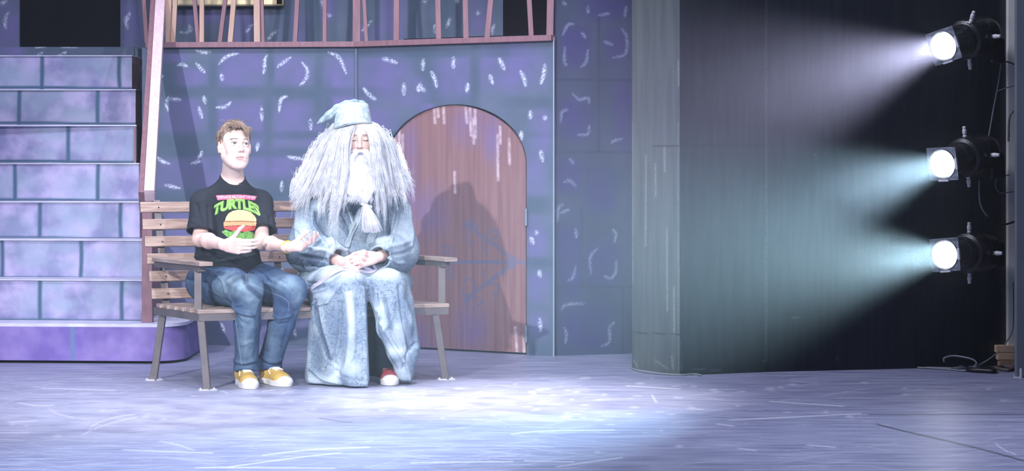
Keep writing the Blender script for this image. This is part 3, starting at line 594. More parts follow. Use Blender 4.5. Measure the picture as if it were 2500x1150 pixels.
# ================================================================== stage lights
def fixture(i, px, py, yaw, tilt, roll, label, handles, col):
    Y = 11.72; c = P(px, py, Y); d = np.array([-math.sin(yaw)*math.cos(tilt), -math.cos(yaw)*math.cos(tilt), -math.sin(tilt)]); d = unit(d)
    s = unit(np.cross(d, (0,0,1))); u = np.cross(s, d)
    t = thing('stage_light', label, 'stage light', tuple(c-d*.3), 'stage lights on the pole')
    b = -d
    part('barrel', lathe(c, b, [(0.0,.074),(-.012,.080),(-.004,.083),(.02,.082),(.12,.080),(.13,.086),(.17,.086),(.175,.080),(.20,.080)], 36), M_fix, t, smooth=False)
    part('housing', lathe(c+b*.19, b, [(0,.088),(.01,.105),(.05,.112),(.12,.112),(.14,.108),(.22,.100),(.27,.082),(.30,.050),(.31,.02)], 36), M_fix, t)
    part('lens', lathe(c-b*.013, d, [(0,.070),(.006,.069),(.012,.050),(.015,.01)], 36), M_glass, t, smooth=True)
    ss = s*math.cos(roll)+u*math.sin(roll); uu = u*math.cos(roll)-s*math.sin(roll); fr = []
    h = .088
    for sx, sy, hx, hy in ((0,1,h,.010),(0,-1,h,.010),(1,0,.010,h),(-1,0,.010,h)):
        fr.append(obox(c+d*.004+ss*sx*(h-.010)+uu*sy*(h-.010), ss, uu, d, hx, hy, .002))
    ring = []
    n = 48; Vr = []; Fr = []
    for k in range(n):                                # plate with the round aperture
        a_ = 2*math.pi*k/n; ca, sa = math.cos(a_), math.sin(a_); q = h*.96/max(abs(ca), abs(sa))
        for r_ in (.070, q):
            for dz in (0, .002): Vr.append(c+d*(.004+dz)+ss*ca*r_+uu*sa*r_)
    for k in range(n):
        a0, b0 = 4*k, 4*((k+1) % n); Fr += [[a0+1, b0+1, b0+3, a0+3], [a0, a0+2, b0+2, b0], [a0, b0, b0+1, a0+1], [a0+2, a0+3, b0+3, b0+2]]
    part('gel_frame', join(*fr, (np.array(Vr), Fr)), M_frame, t)
    part('frame_clip', obox(c+d*.01+ss*(-h), ss, uu, d, .006, .03, .006), M_zinc, t); part('frame_clip', obox(c+d*.01-uu*h, ss, uu, d, .03, .005, .006), M_zinc, t)
    for (hs, hu, hb) in handles:                      # white shutter and focus handles sticking out of the gate
        r = unit(s*hs+u*hu); o0 = c+b*hb+r*.100
        part('shutter_handle', join(lathe(o0, r, [(0,.010),(.012,.012),(.02,.009),(.028,.012),(.045,.012),(.05,.009),(.062,.010),(.066,.006)], 14, d), obox(o0+r*.004, b, np.cross(r, b), r, .03, .012, .002)), M_white, t, smooth=False)
    o0 = c+b*.28; Y1 = []
    yo = np.array([.10, .22, .0])
    part('yoke', join(beam(o0+s*.118, o0+s*.118+yo, .03, .006, up=s), beam(o0-s*.118, o0-s*.118+yo, .03, .006, up=s), beam(o0-s*.121+yo, o0+s*.121+yo, .03, .006)), M_fix, t)
    part('clamp', obox(np.array([2.635, 12.03, c[2]-.01]), *np.eye(3), .045, .05, .075), M_fix, t, bevel=.02)
    L = area('beam', c+d*.03, c+d*2, col[1], col[0], .12, .12); L.data.shape = 'DISK'; L.data.spread = math.radians(col[2]); L.parent = t; L.location = (c+d*.03)-rootloc(t)
YAW = math.radians(43); BP, BS = 34, 33
fixture(0, 2305, 112, YAW, math.radians(11), math.radians(-14), 'topmost of the three lit black stage lights on the right pole', [(-.45,1,.22),(.0,-1,.235),(-.95,.0,.30)], ((.74,.70,1.0), BP, BS))
fixture(1, 2302, 400, YAW, math.radians(9), math.radians(-2), 'middle lit black stage light on the right pole, beam slightly teal', [(0,1,.24),(.0,-1,.24),(-.95,.0,.30)], ((.58,.82,1.0), BP, BS))
fixture(2, 2308, 622, YAW, math.radians(.5), math.radians(-5), 'lowest of the three lit stage lights, nearest the floor cables', [(0,1,.24),(.0,-1,.24),(-.95,.0,.30)], ((.60,.88,1.0), BP, BS))
# ================================================================== cables, tape
def cable(pts, r, m, label, name='cable', n=40):
    q = spline([p if isinstance(p, np.ndarray) else P(*p) for p in pts], n); o = part(name, (lambda g: (g[0]-q[0], g[1]))(tube(q, r, 8)), m, smooth=True); o.location = q[0]
    tag(o, label, 'cable'); return o
cable([(2445,150,12.05),(2438,200,12.05),(2425,270,12.05),(2412,345,12.0)], .0045, M_cable, 'grey cable hanging from the top stage light down to the middle one')
cable([(2478,210,12.0),(2455,215,12.02),(2436,222,12.05)], .003, M_cable, 'thin grey wire branching sideways to the pole under the top light')
cable([(2392,450,12.0),(2393,490,12.0),(2403,520,12.0),(2420,540,12.0),(2450,548,12.0),(2478,541,12.0)], .0055, M_cableb, 'black cable drooping from the middle light in a curve to the pole')
cable([(2391,440,11.99),(2391,480,11.99),(2397,508,11.99),(2411,528,11.99)], .0045, M_cable, 'pale grey cable hanging in a bow below the middle light')
cable([(2465,428,12.0),(2440,430,12.0),(2430,450,12.0),(2442,470,12.0),(2475,468,12.0)], .0035, M_cable, 'small loop of pale cable beside the middle light clamp')
cable([(2474,270,11.95),(2464,290,11.95),(2462,345,11.98)], .006, M_cable, 'thick grey cable running down the pole above the middle light')
cable([(2478,158,12.0),(2466,153,12.05),(2455,150,12.08)], .004, M_cableb, 'short black lead under the top light clamp')
cable([(2474,690,12.12),(2474,780,12.12),(2470,812,12.12),(2452,843,12.12)], .004, M_cable, 'thin cable running down the pole to the wood blocks')
cable([(2440,858,12.0),(2415,877,12.0),(2395,889,12.0),(2380,897,11.95)], .004, M_cable, 'grey cable slanting from the wood blocks to the floor coil')
cable([(2305,884,12.05),(2306,874,12.05),(2330,869,12.05),(2370,876,12.0),(2384,886,11.98),(2378,896,11.98)], .005, M_cable, 'loose raised loop of grey cable on the floor by the wall')
def floorc(pl, r, m, label): return cable([np.r_[G(x_, y_)[:2], r+.001] for x_, y_ in pl], r, m, label)
floorc([(2262,900),(2300,901),(2340,902),(2375,898),(2385,894),(2360,895),(2340,899),(2320,903)], .005, M_cable, 'grey cable coil lying flat on the floor near the pole')
floorc([(2240,900),(2280,902),(2330,906),(2360,908),(2382,897)], .005, M_cable, 'long grey cable trailing along the foot of the black wall')
floorc([(2385,896),(2400,902),(2420,906),(2428,912),(2400,911),(2370,909),(2362,906)], .012, M_cableb, 'thick black cable bundle on the floor in front of the blocks')
floorc([(2395,900),(2430,903),(2460,908),(2474,902),(2450,899),(2425,902)], .009, mat('dusty cable', (.16,.13,.12), rough=.7), 'dusty brown cable bundle on the floor under the wood blocks')
floorc([(1543,902),(1560,908),(1600,914),(1660,918),(1695,916),(1712,919)], .005, M_cable, 'thin pale cable on the floor round the foot of the pillar')
tp = thing('tape_piece', 'white tape mark on the floor at the foot of the right column', 'tape', tuple(G(2478, 915)))
g = G(2478, 917); part('strip', join(cbox(g[0]-.006, g[0]+.008, g[1]-.11, g[1]+.0, 0, .004), cbox(g[0]-.03, g[0]+.008, g[1]-.12, g[1]-.10, 0, .004), cbox(g[0]-.004, g[0]+.006, 11.560, 11.566, 0.0, .05)), M_tape, tp)
# ================================================================== bench
def bench():
    A0 = np.array([-1.542, 10.91, 0]); U = np.array([math.cos(math.radians(22)), math.sin(math.radians(22)), 0]); W_ = np.array([-math.sin(math.radians(31)), math.cos(math.radians(31)), 0]); K = np.array([0,0,1.])
    nU = np.array([-U[1], U[0], 0])
    def pt(u, w, z): return A0+U*u+W_*w+K*z
    def brd(a, b, wd, th, n): # board from a to b, width direction n (horizontal or tilted), thickness th
        d = unit(b-a); n = unit(n-d*np.dot(n, d)); return obox((a+b)/2, d, n, np.cross(d, n), np.linalg.norm(b-a)/2, wd/2, th/2)
    t = thing('wooden_bench', 'slatted wooden park bench with bronze steel legs under both seated people', 'bench', tuple(A0))
    L = 1.325; SD = .60
    for k in range(6):
        w0 = (k+.5)*SD/6; part('seat_slat', brd(pt(0, w0, .39), pt(L, w0, .39), SD/6*.865-.004, .02, W_), M_slat2, t, bevel=.003)
    zs = [.449, .538, .627, .716, .805, .894]
    for k, z in enumerate(zs):
        f = k/5; w0 = .60+f*.13; a = pt(-.015+f*-.01, w0, z); b = pt(L-.01, w0, z)
        o = part('back_slat', brd(a, b, .055, .02, K*.97+nU*.22), M_slat, t, bevel=.003)
        for q in (.07, .69, L-.08):
            c = pt(q, w0, z)-nU*.012; part('screw', lathe(c, -nU, [(0,.004),(.001,.004)], 10), M_fix, o)
    for q in (.07, .69, L-.08):
        part('back_support', beam(pt(q, .615, .37), pt(q, .755, .93), .012, .035, up=U), M_steel, t)
    for q in (.012, L-.012-.03):
        part('seat_frame', beam(pt(q, .01, .362), pt(q, SD, .362), .03, .035), M_steel, t)
    part('seat_frame', beam(pt(0.0, .02, .362), pt(L-.01, .02, .362), .03, .035), M_steel, t); part('seat_frame', beam(pt(0.0, SD-.02, .362), pt(L-.01, SD-.02, .362), .03, .035), M_steel, t)
    feet = [(pt(.018,.03,.35), np.array([-1.512,10.955,0])), (pt(.03,SD-.04,.35), np.array([-1.859,11.45,0])), (pt(L-.07,.03,.35), np.array([-.345,11.48,0])), (pt(L-.10,SD-.03,.35), np.array([-.60,12.02,0]))]
    for a, b in feet:
        o = part('leg', beam(b+K*.002, a, .036, .036, up=(0,1,0)), M_steel, t, bevel=.003)
        part('foot_plate', join(obox(b+K*.003, U, nU, K, .045, .02, .003), lathe(b+U*.034+K*.004, K, [(0,.006),(.006,.006),(.008,.003)], 8, (0,1,0)), lathe(b-U*.034+K*.004, K, [(0,.006),(.006,.006),(.008,.003)], 8, (0,1,0))), M_zinc, o)
    for q, sg in ((-.0, 1), (L-.035, -1)):
        a = pt(q+.02, -.03, .628); b = pt(q+.02, .60, .628)
        o = part('armrest', obox((a+b)/2, unit(b-a), unit(np.cross(unit(b-a), K)), K, np.linalg.norm(b-a)/2, .036, .010), M_slat2, t, bevel=.003)
        part('armrest_bracket', beam(pt(q+.02, .03, .603), pt(q+.02, .60, .603), .045, .028), M_steel, t)
        part('armrest_post', beam(pt(q+.02, .07, .40), pt(q+.02, .07, .60), .035, .035, up=(0,1,0)), M_steel, t)
bench()
# ================================================================== people
M_skin = mat('fair skin', (.80,.60,.53), (.84,.66,.60), 14, rough=.5, spec=.35, sss=.08, layers=[('lip', (.62,.27,.28), None, 0), ('brow', (.16,.10,.08), None, 0), ('flush', (.80,.50,.44), None, 0)])
M_skin2 = mat('warm skin', (.74,.52,.44), (.80,.60,.53), 14, rough=.5, spec=.35, sss=.08, layers=[('lip', (.58,.24,.26), None, 0), ('brow', (.10,.07,.07), None, 0), ('flush', (.76,.46,.42), None, 0)])
M_hairb = mat('light brown hair', (.17,.115,.085), (.34,.25,.19), 30, rough=.45, spec=.4)
M_hairw = mat('white wig hair', (.62,.64,.70), (.86,.88,.92), 26, rough=.5, spec=.3)
M_eye = mat('eye white', (.66,.64,.64), rough=.3, layers=[('iris', (.07,.08,.09), None, 0), ('pupil', (.01,.01,.01), None, 0)])
M_shirt = mat('black cotton', (.018,.021,.028), (.026,.030,.040), 9, rough=.85, spec=.2, bump=.3, bscale=260)
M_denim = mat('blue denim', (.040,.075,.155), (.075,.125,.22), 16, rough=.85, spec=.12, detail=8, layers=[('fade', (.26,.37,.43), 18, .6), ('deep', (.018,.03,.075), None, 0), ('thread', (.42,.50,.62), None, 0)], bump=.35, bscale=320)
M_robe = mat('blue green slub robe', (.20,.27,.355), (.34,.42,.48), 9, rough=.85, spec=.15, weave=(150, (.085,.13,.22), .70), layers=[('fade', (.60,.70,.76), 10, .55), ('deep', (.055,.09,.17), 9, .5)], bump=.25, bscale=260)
M_hat = mat('pale teal hat cloth', (.36,.46,.50), (.60,.70,.71), 46, rough=.85, spec=.15, lo=.42, hi=.58, layers=[('deep', (.17,.25,.31), 36, .55)], bump=.2, bscale=200)
M_lining = mat('lilac lining', (.46,.44,.58), (.56,.54,.68), 6, rough=.75)
M_trouser = mat('black trousers', (.010,.013,.022), rough=.9, spec=.1)
M_mustard = mat('mustard canvas', (.66,.42,.09), (.74,.50,.14), 40, rough=.75)
M_red = mat('red canvas', (.36,.05,.07), (.44,.08,.10), 40, rough=.75)
M_rubber = mat('white rubber', (.80,.80,.78), rough=.5)
M_lace = mat('white lace', (.84,.84,.84), rough=.7)
M_bead = mat('yellow bead', (.80,.58,.05), rough=.35)
M_under = mat('orange garment', (.45,.12,.06), rough=.8)
M_mustgar = mat('mustard garment', (.42,.24,.06), rough=.8)
Z3 = np.array([0,0,1.])
def head_prims(Fd, c, R, closed=False, mouth_open=True, s=1.0):
    c = np.asarray(c, float)
    def T(x, y, z): return c+R@(np.array([x, y, z])*s)
    e = lambda p, r, k=.012, mode='U', RR=None: Fd.ell(T(*p), np.array(r)*s, k*s, mode, R if RR is None else R@RR)
    cn = lambda a, b, r1, r2, k=.01, mode='U': Fd.cone(T(*a), T(*b), r1*s, r2*s, k*s, mode)
    e((0,.020,.050), (.073,.092,.072), .02); e((0,-.012,.035), (.066,.075,.062), .03); e((0,-.030,-.030), (.058,.058,.078), .03)
    for q in (-1, 1):
        cn((q*.052,.0,-.045), (q*.024,-.066,-.094), .021, .017, .03); e((q*.040,-.062,-.020), (.022,.020,.020), .022)
    e((0,-.076,-.098), (.025,.016,.016), .022); e((0,-.042,-.062), (.052,.046,.046), .03); cn((-.034,-.081,.036), (.034,-.081,.036), .010, .010, .018)
    for q in (-1, 1):
        e((q*.032,-.094,.016), (.019,.014,.012), .010, 'S')
        if closed: e((q*.032,-.0795,.014), (.0165,.0125,.012), .004)
        else:
            e((q*.032,-.0835,.0225), (.0180,.0090,.0050), .003); e((q*.032,-.0820,.0065), (.0165,.0080,.0040), .003)
    cn((0,-.086,.026), (0,-.111,-.016), .0075, .0095, .012); e((0,-.1115,-.022), (.0105,.0095,.0085), .007)
    for q in (-1, 1): e((q*.0125,-.0985,-.026), (.0085,.010,.0068), .006); e((q*.006,-.104,-.0318), (.003,.004,.003), .002, 'S')
    e((0,-.082,-.060), (.030,.017,.024), .016)
    cn((-.027,-.0905,-.057), (.027,-.0905,-.057), .0038, .0038, .007); cn((-.023,-.0900,-.0735), (.023,-.0900,-.0735), .0048, .0048, .007)
    cn((-.006,-.0975,-.0545), (.006,-.0975,-.0545), .004, .004, .004)
    if mouth_open: e((0,-.099,-.0645), (.028,.016,.0062), .0025, 'S')
    else: e((0,-.101,-.0628), (.021,.006,.0012), .002, 'S')
    for q in (-1, 1):
        E = rotz(q*math.radians(24)); e((q*.082,.014,.000), (.008,.020,.033), .003, 'U', E); cn((q*.070,.006,0), (q*.080,.010,0), .016, .012, .006); e((q*.0905,.007,.004), (.004,.010,.019), .005, 'S', E); e((q*.073,.004,-.024), (.006,.009,.010), .006)
    return T
def head_masks(V, c, R, s=1.0, closed=False):
    L = (V-np.asarray(c))@R/s; x, y, z = L.T
    front = y < -.05
    lip = np.maximum(np.exp(-((x/.028)**4)-((z+.0560)/.0040)**2), np.exp(-((x/.026)**4)-((z+.0740)/.0048)**2))*front
    lip = np.maximum(lip, (y > -.0895)*front*1.25*np.exp(-((x/.028)**4)-((z+.0650)/.0055)**4))
    ax = np.abs(x); br = np.exp(-((z-(.0395-.25*np.maximum(ax-.034, 0)-.06*(.034-np.minimum(ax, .034))))/.0032)**2)*sm(.012, .018, ax)*(1-sm(.046, .056, ax))*front
    if closed: br = np.maximum(br, 1.2*np.exp(-((z-(.0065+18*(ax-.032)**2))/.0022)**2)*(1-sm(.013, .018, np.abs(ax-.032)))*front)
    else: br = np.maximum(br, .9*np.exp(-((z-(.0225-14*(ax-.032)**2))/.0020)**2)*(1-sm(.013, .018, np.abs(ax-.032)))*front*(y < -.078))
    fl = .45*np.exp(-(((ax-.043)/.02)**2)-((z+.02)/.018)**2)*front+.6*np.exp(-((x/.012)**2)-((z+.022)/.012)**2)*front*(y < -.09)+.5*(np.abs(x) > .0715)
    return lip*.85, np.clip(br*1.3, 0, 1), fl
def hand(Fd, w, a, n, side, curls, spread=.0, thumb=None, s=1.0, k=.003):
    # w wrist, a towards the fingers, n the way the palm faces, side = direction of the thumb
    a = unit(a); n = unit(np.asarray(n)-a*np.dot(n, a)); t = unit(side-a*np.dot(side, a)-n*np.dot(side, n)); w = np.asarray(w, float)
    def Q(x, y, z): return w+s*(a*x+t*y+n*z)
    Fd.chain([Q(-.02,0,0), Q(.012,0,0)], [.026*s, .025*s], .012, flat=(n, .78))
    for y0, y1, x1 in ((.018,.030,.082),(.007,.010,.086),(-.006,-.010,.082),(-.018,-.029,.074)): Fd.cone(Q(.010,y0,0), Q(x1,y1,-.002), .0165*s, .0115*s, .012)
    Fd.ell(Q(.035,.024,.010), np.array([.026,.017,.015])*s, .012, R=np.stack([a, t, n], 1)); Fd.ell(Q(.040,-.022,.008), np.array([.028,.013,.012])*s, .012, R=np.stack([a, t, n], 1))
    Ls = [(.043,.026,.021),(.047,.030,.022),(.044,.028,.021),(.034,.021,.018)]; B = [(.084,.029),(.089,.0095),(.085,-.010),(.076,-.0285)]; Rr = [(.0092,.0085,.0078,.0066),(.0094,.0087,.0079,.0068),(.0090,.0083,.0075,.0064),(.0080,.0074,.0067,.0058)]
    tips = []
    for f in range(4):
        p = Q(B[f][0], B[f][1], -.001); c1, c2, c3 = curls[f]; ang = 0; sp = spread*(1.5-f)
        for j, (l, c_) in enumerate(zip(Ls[f], (c1, c2, c3))):
            ang += math.radians(c_); d = a*math.cos(ang)*math.cos(sp)+t*math.sin(sp)*math.cos(ang)+n*math.sin(ang); q = p+d*l*s
            Fd.cone(p, q, Rr[f][j]*s, Rr[f][j+1]*s, .0045 if j == 0 else k*.7); p = q
        tips.append(p)
    th = thumb or [(.75,.62,.25),(.85,.42,.30),(.92,.25,.30)]; p = Q(.022,.024,.006); rs = (.0145,.0110,.0098,.0080)
    for j, l in enumerate((.040,.033,.027)):
        q = p+s*l*unit(a*th[j][0]+t*th[j][1]+n*th[j][2]); Fd.cone(p, q, rs[j]*s, rs[j+1]*s, .008 if j == 0 else k); p = q
    return tips
def eyes(c, R, body, look=(0,0), s=1.0):
    for q in (-1, 1):
        cc = np.asarray(c)+R@(np.array([q*.032, -.0775, .0145])*s); n = 20; V, Fc = [], []
        for i in range(n+1):
            for j in range(2*n):
                th = math.pi*i/n; ph = math.pi*j/n; V.append([math.sin(th)*math.cos(ph), -math.cos(th), math.sin(th)*math.sin(ph)])
        for i in range(n):
            for j in range(2*n): Fc.append([i*2*n+j, i*2*n+(j+1) % (2*n), (i+1)*2*n+(j+1) % (2*n), (i+1)*2*n+j])
        V = np.array(V); g = unit([look[0], -1, look[1]]); a = np.degrees(np.arccos(np.clip(V@g, -1, 1)))
        part('eye', (cc+(V*.0122*s)@R.T, Fc), M_eye, body, attrs=dict(iris=1-sm(33, 37, a), pupil=1-sm(15, 18, a)), smooth=True)
def shoe(parent, heel, toe, canvas, name_color, laces=True, s=1.0, ankle=None):
    heel = np.asarray(heel, float); toe = np.asarray(toe, float); a = unit(toe-heel); L = np.linalg.norm(toe-heel); t = np.array([-a[1], a[0], 0]); R = np.stack([a, t, Z3], 1)
    def Q(x, y, z): return heel+a*x*L+t*y+Z3*z
    lo = np.minimum(heel, toe)-.09; hi = np.maximum(heel, toe)+.09; hi[2] = heel[2]+.17; lo[2] = heel[2]-.02
    up = Field(lo, hi, .0028)
    up.ell(Q(.17,0,.045), (.050,.036,.050), .02, R=R); up.cone(Q(.15,0,.05), Q(.72,0,.034), .038, .034, .02); up.ell(Q(.76,0,.030), (.062,.045,.034), .025, R=R)
    up.cone(Q(.30,0,.065), Q(.60,0,.050), .030, .028, .02); up.cone(Q(.16,0,.06), Q(.14,0,.095), .037, .038, .02); up.cone(Q(.15,0,.08), Q(.13,0,.13), .027, .030, .006, 'S')
    up.cut(Q(.1,0,.1), (.15*a[0], .15*a[1], 1)); up.cut(Q(0,0,.014), (0,0,-1))
    V, Fq = up.mesh(2); o = part('shoe', (V, Fq), canvas, parent, smooth=True, label=name_color)
    so = Field(lo, hi, .0028)
    def slab(z0, r, k=0):
        so.ell(Q(.16,0,z0), (.052,.040,.60), .0, R=R); so.ell(Q(.72,0,z0), (.078,.049,.60), .03, R=R); so.cone(Q(.16,0,z0), Q(.72,0,z0), .038, .043, .03)
    # sole outline as a stretched column, cut to thickness
    so.box(Q(.44,0,.014), (.29*L, .037, .3), .0, R=R, rd=.03); so.ell(Q(.14,0,.014), (.052,.039,3.0), .02, R=R); so.ell(Q(.73,0,.014), (.29*L,.048,3.0), .03, R=R)
    so.cut(Q(0,0,.030), (0,0,1)); so.cut(Q(0,0,.001), (0,0,-1))
    so.ell(Q(.865,0,.026), (.048,.042,.030), .010, R=R); so.cut(Q(0,0,.001), (0,0,-1))
    part('sole', so.mesh(1), M_rubber, o, smooth=True, label='white rubber sole and toe cap')
    if laces:
        g = []; bvs = BVHTree.FromPolygons([tuple(v) for v in V], [tuple(f) for f in Fq.tolist()])
        def on(x, y, dz=.002):
            p = Q(x, y, .3); h = bvs.ray_cast(Vector(p), Vector((0,0,-1))); return np.array([p[0], p[1], (h[0].z if h[0] is not None else heel[2]+.07)+dz])
        for k in range(6):
            x = .30+.062*k
            for sg in (-1, 1): g.append(tube([on(x+.03*(j/6), sg*(-.021+.042*j/6), .0025+.002*(sg > 0)) for j in range(7)], .0034, 6))
        for sg in (-1, 1): g.append(tube(spline([on(.30,0,.006), on(.33,sg*.016,.012), on(.42,sg*.030,.008), on(.46,sg*.020,.006), on(.36,sg*.004,.007)], 16), .003, 6)); g.append(tube(spline([on(.31,0,.005), on(.40,sg*.028,.004), on(.52,sg*.036,.003)], 10), .003, 6))
        part('laces', join(*g), M_lace, o, smooth=True)
    return o
# ------------------------------------------------------------------ the young man in the black T-shirt
def man():
    t = thing('person', 'young man in black printed T-shirt and jeans gesturing with open hands on the bench', 'person', tuple(P(600, 950, 11.15)*[1,1,0]))
    Rt = rotz(math.radians(22)); fw = Rt@np.array([0,-1,0]); lf = Rt@np.array([1,0,0])      # facing direction, his left
    hc = P(573, 361, 11.20); R = rotz(math.radians(26))@rotx(math.radians(-5))@roty(math.radians(3))
    shR, shL = P(497, 490, 11.24), P(633, 490, 11.42); elR, wrR = P(489, 583, 11.16), P(549, 598, 10.90); elL, wrL = P(640, 592, 11.30), P(703, 603, 11.06)
    hipR, hipL = P(528, 694, 11.33), P(612, 690, 11.46); knR, knL = P(606, 708, 10.93), P(712, 708, 11.02); anR, anL = P(602, 890, 11.19), P(657, 888, 11.28)
    nb = P(567, 446, 11.30); ch = P(562, 530, 11.34); wa = P(553, 615, 11.36); pe = P(568, 672, 11.41)
    B = Field((-1.75, 10.70, .03), (-.95, 11.75, 1.45), .0030)
    B.chain([hc+R@[0,.020,-.055], nb+[0,.0,.02], nb-[0,0,.05]], [.052,.055,.065], .02)
    B.cone(nb-Z3*.055, ch, .080, .105, .04, flat=(fw, .70)); B.cone(ch, wa, .105, .095, .04, flat=(fw, .70)); B.cone(wa, pe, .095, .10, .04)
    for a_, b_ in ((nb-Z3*.03, shR-[0,0,.02]), (nb-Z3*.03, shL-[0,0,.02])): B.cone(a_, b_, .045, .045, .03)
    B.chain([shR-[0,0,.02], elR, elR+(wrR-elR)*.35, wrR], [.044,.036,.0355,.025], .028); B.chain([shL-[0,0,.02], elL, elL+(wrL-elL)*.35, wrL], [.044,.036,.0355,.025], .028)
    for h_, k_, a_ in ((hipR, knR, anR), (hipL, knL, anL)): B.chain([h_, k_, k_+(a_-k_)*.35, a_], [.07,.044,.042,.033], .02)
    head_prims(B, hc, R, s=.96)
    hand(B, wrR+unit(wrR-elR)*.012, (.86,-.42,-.05), (.25,.90,.10), (-.15,.05,1), [(28,22,14),(36,26,16),(40,28,18),(44,30,18)], thumb=[(.60,.72,.35),(.50,.82,.25),(.78,.60,.05)])
    hand(B, wrL+unit(wrL-elL)*.012, (.92,-.30,.08), (-.05,-.42,.90), (.1,.85,.45), [(18,22,16),(26,34,22),(32,40,26),(36,42,26)], spread=.07, thumb=[(.55,.75,.35),(.80,.50,.45),(.95,.2,.45)])
    V, Fq = B.mesh(1); lip, br, fl = head_masks(V, hc, R, .96)
    x, y = proj(V); hs = ((x > 545) & (x < 600) & (y > 545) & (y < 615) | (x > 700) & (y > 570) & (y < 620))
    fl = fl+.35*hs*(np.sin(V[:, 0]*160)*.5+.5)
    body = part('body', (V, Fq), M_skin, t, attrs=dict(lip=lip, brow=br, flush=fl), smooth=True)
    eyes(hc, R, body, (.05, .16), .96)
    part('teeth', (lambda g: g)(obox(hc+R@[0,-.080,-.0592], R[:,0], R[:,1], R[:,2], .016, .004, .0035)), mat('teeth', (.75,.72,.68), rough=.4), body)
    # hair: cap plus strands
    H = Field(hc-.16, hc+.20, .0032)
    def T(p): return hc+R@np.array(p)
    H.ell(T((0,.022,.062)), (.080,.098,.080), .0, R=R); H.ell(T((0,.05,.02)), (.076,.070,.080), .02, R=R)
    g = np.meshgrid(*[H.lo[k]+H.h*np.arange(H.n[k]) for k in range(3)], indexing='ij'); Lc = (np.stack(g, -1)-hc)@R
    line = np.where(Lc[..., 2] > .045, -.030-1.0*(Lc[..., 2]-.060), np.where(Lc[..., 2] > .022, -.030, .036+.3*(.0-Lc[..., 2])))
    H.d = np.maximum(H.d, (line-Lc[..., 1]).astype(np.float32)); H.d = np.maximum(H.d, (-.058-Lc[..., 2]).astype(np.float32))
    V, Fq = H.mesh(2); V = wobble(V, Fq, .0020, 90, 5)
    rr = np.random.default_rng(11); st = []
    C0 = np.array([0,.022,.050]); ER = np.array([.079,.097,.088])
    def onhead(p, lift): q = (p-C0)/ER; return C0+ER*q/np.linalg.norm(q)*(1+lift)
    for _ in range(330):                              # locks combed forward and to his left, each a bundle of hairs
        th = rr.uniform(0, 2*math.pi); ph = rr.uniform(0, 1.75); p = C0+ER*np.array([math.sin(ph)*math.cos(th), math.sin(ph)*math.sin(th), math.cos(ph)])
        if p[1] < -.035 and p[2] < .105: continue
        if abs(p[0]) > .06 and p[1] < -.02: continue
        if abs(p[0]) > .045 and p[1] < .03 and p[2] < .055: continue
        nrm = unit((p-C0)/ER); d = np.array([.45+rr.normal(0,.3), -.8+rr.normal(0,.25), -.2])
        if abs(p[0]) > .055: d = np.array([np.sign(p[0])*.05, -.30+rr.normal(0,.15), -1])
        if p[1] > .07: d = np.array([rr.normal(0,.15), .1, -1])
        d = unit(d-nrm*np.dot(d, nrm)); L = rr.uniform(.028, .050); lf_ = rr.uniform(.0, .07)
        for _ in range(16):
            o_ = rr.normal(0, .0035, 3); q = [onhead(p+d*L*u+o_*(1-.8*u), .03+lf_*math.sin(2.4*u)) for u in np.linspace(0, 1, 7)]; st.append([T(v) for v in q])
    for k in range(30):                               # fringe: pointed wisps falling across the forehead, longest over his left eye
        x0 = -.052+.100*k/29+rr.normal(0, .002); root = np.array([x0*.9, -.040-.03*(1-(x0/.055)**2), .118-.35*abs(x0)]); wgt = math.exp(-((x0-.016)/.017)**2)
        ln = (.020+.058*wgt)*rr.uniform(.75, 1.05); tipx = x0+rr.uniform(.006, .020); tip = np.array([tipx, -.099+.35*abs(tipx)**1.3, root[2]-ln]); mid = (root+tip)/2+np.array([.002, -.010, .006])
        for _ in range(20):
            o_ = rr.normal(0, .0040, 3)*[1,.5,.6]; m_ = rr.uniform(.8, 1); st.append([T(v) for v in spline([root+o_, mid+o_*.8, root+(tip-root)*m_+o_*.15], 7)])
    for _ in range(36):                               # a few stray hairs on top
        x0 = rr.normal(0, .035); p = np.array([x0, rr.uniform(-.05, .05), .136]); d = np.array([rr.normal(0, .6), rr.normal(0, .4), .6]); st.append([T(p+d*.020*u+np.array([.01, -.004, -.006])*u*u) for u in np.linspace(0, 1, 7)])
    g2 = strands(st, .0010, .0004)
    part('hair', join((V, Fq), g2), M_hairb, t, smooth=True, label='short tousled light brown hair')
    # T-shirt
    C = Field((-1.75, 10.95, .42), (-1.0, 11.75, 1.12), .0042)
    up = nb-Z3*.030
    for s_, e_ in ((shR, elR), (shL, elL)):
        d = unit(e_-s_); C.cone(s_-[0,0,.012], s_+d*.19, .062, .078, .03)
    for s_, e_, ll in ((shR, elR, .172), (shL, elL, .178)):
        d = unit(e_-s_); cc = s_+d*ll; C.cut(cc, d, a=cc-.095+d*.02, b=cc+.095+d*.03)
        C.cone(cc-d*.05, cc+d*.05, .058, .070, .004, 'S')
    C.cone(nb+Z3*.02, nb-Z3*.04, .062, .075, .03); C.cone(up-Z3*.04, ch, .095, .155, .05, flat=(fw, .82)); C.cone(ch, wa, .150, .152, .05, flat=(fw, .80)); C.cone(wa, pe+Z3*.02, .152, .160, .05, flat=(fw, .84))
    for e_ in (shR, shL): C.cone(nb-Z3*.030+(e_-nb)*.2, e_-[0,0,.010], .050, .060, .045)
    hem = pe-Z3*.012; C.cut(hem, (0.05,-.15,-1)); C.cone(hem+Z3*.01, hem-Z3*.06, .13, .15, .01, 'S', flat=(fw, .84))
    C.chain([hc+R@[0,.020,-.055], nb+[0,.0,.045]], [.060,.060], .004, 'S')
    C.ell(nb+Z3*.030+fw*.022, (.060,.068,.034), .006, 'S', R=Rt@rotx(math.radians(22)))
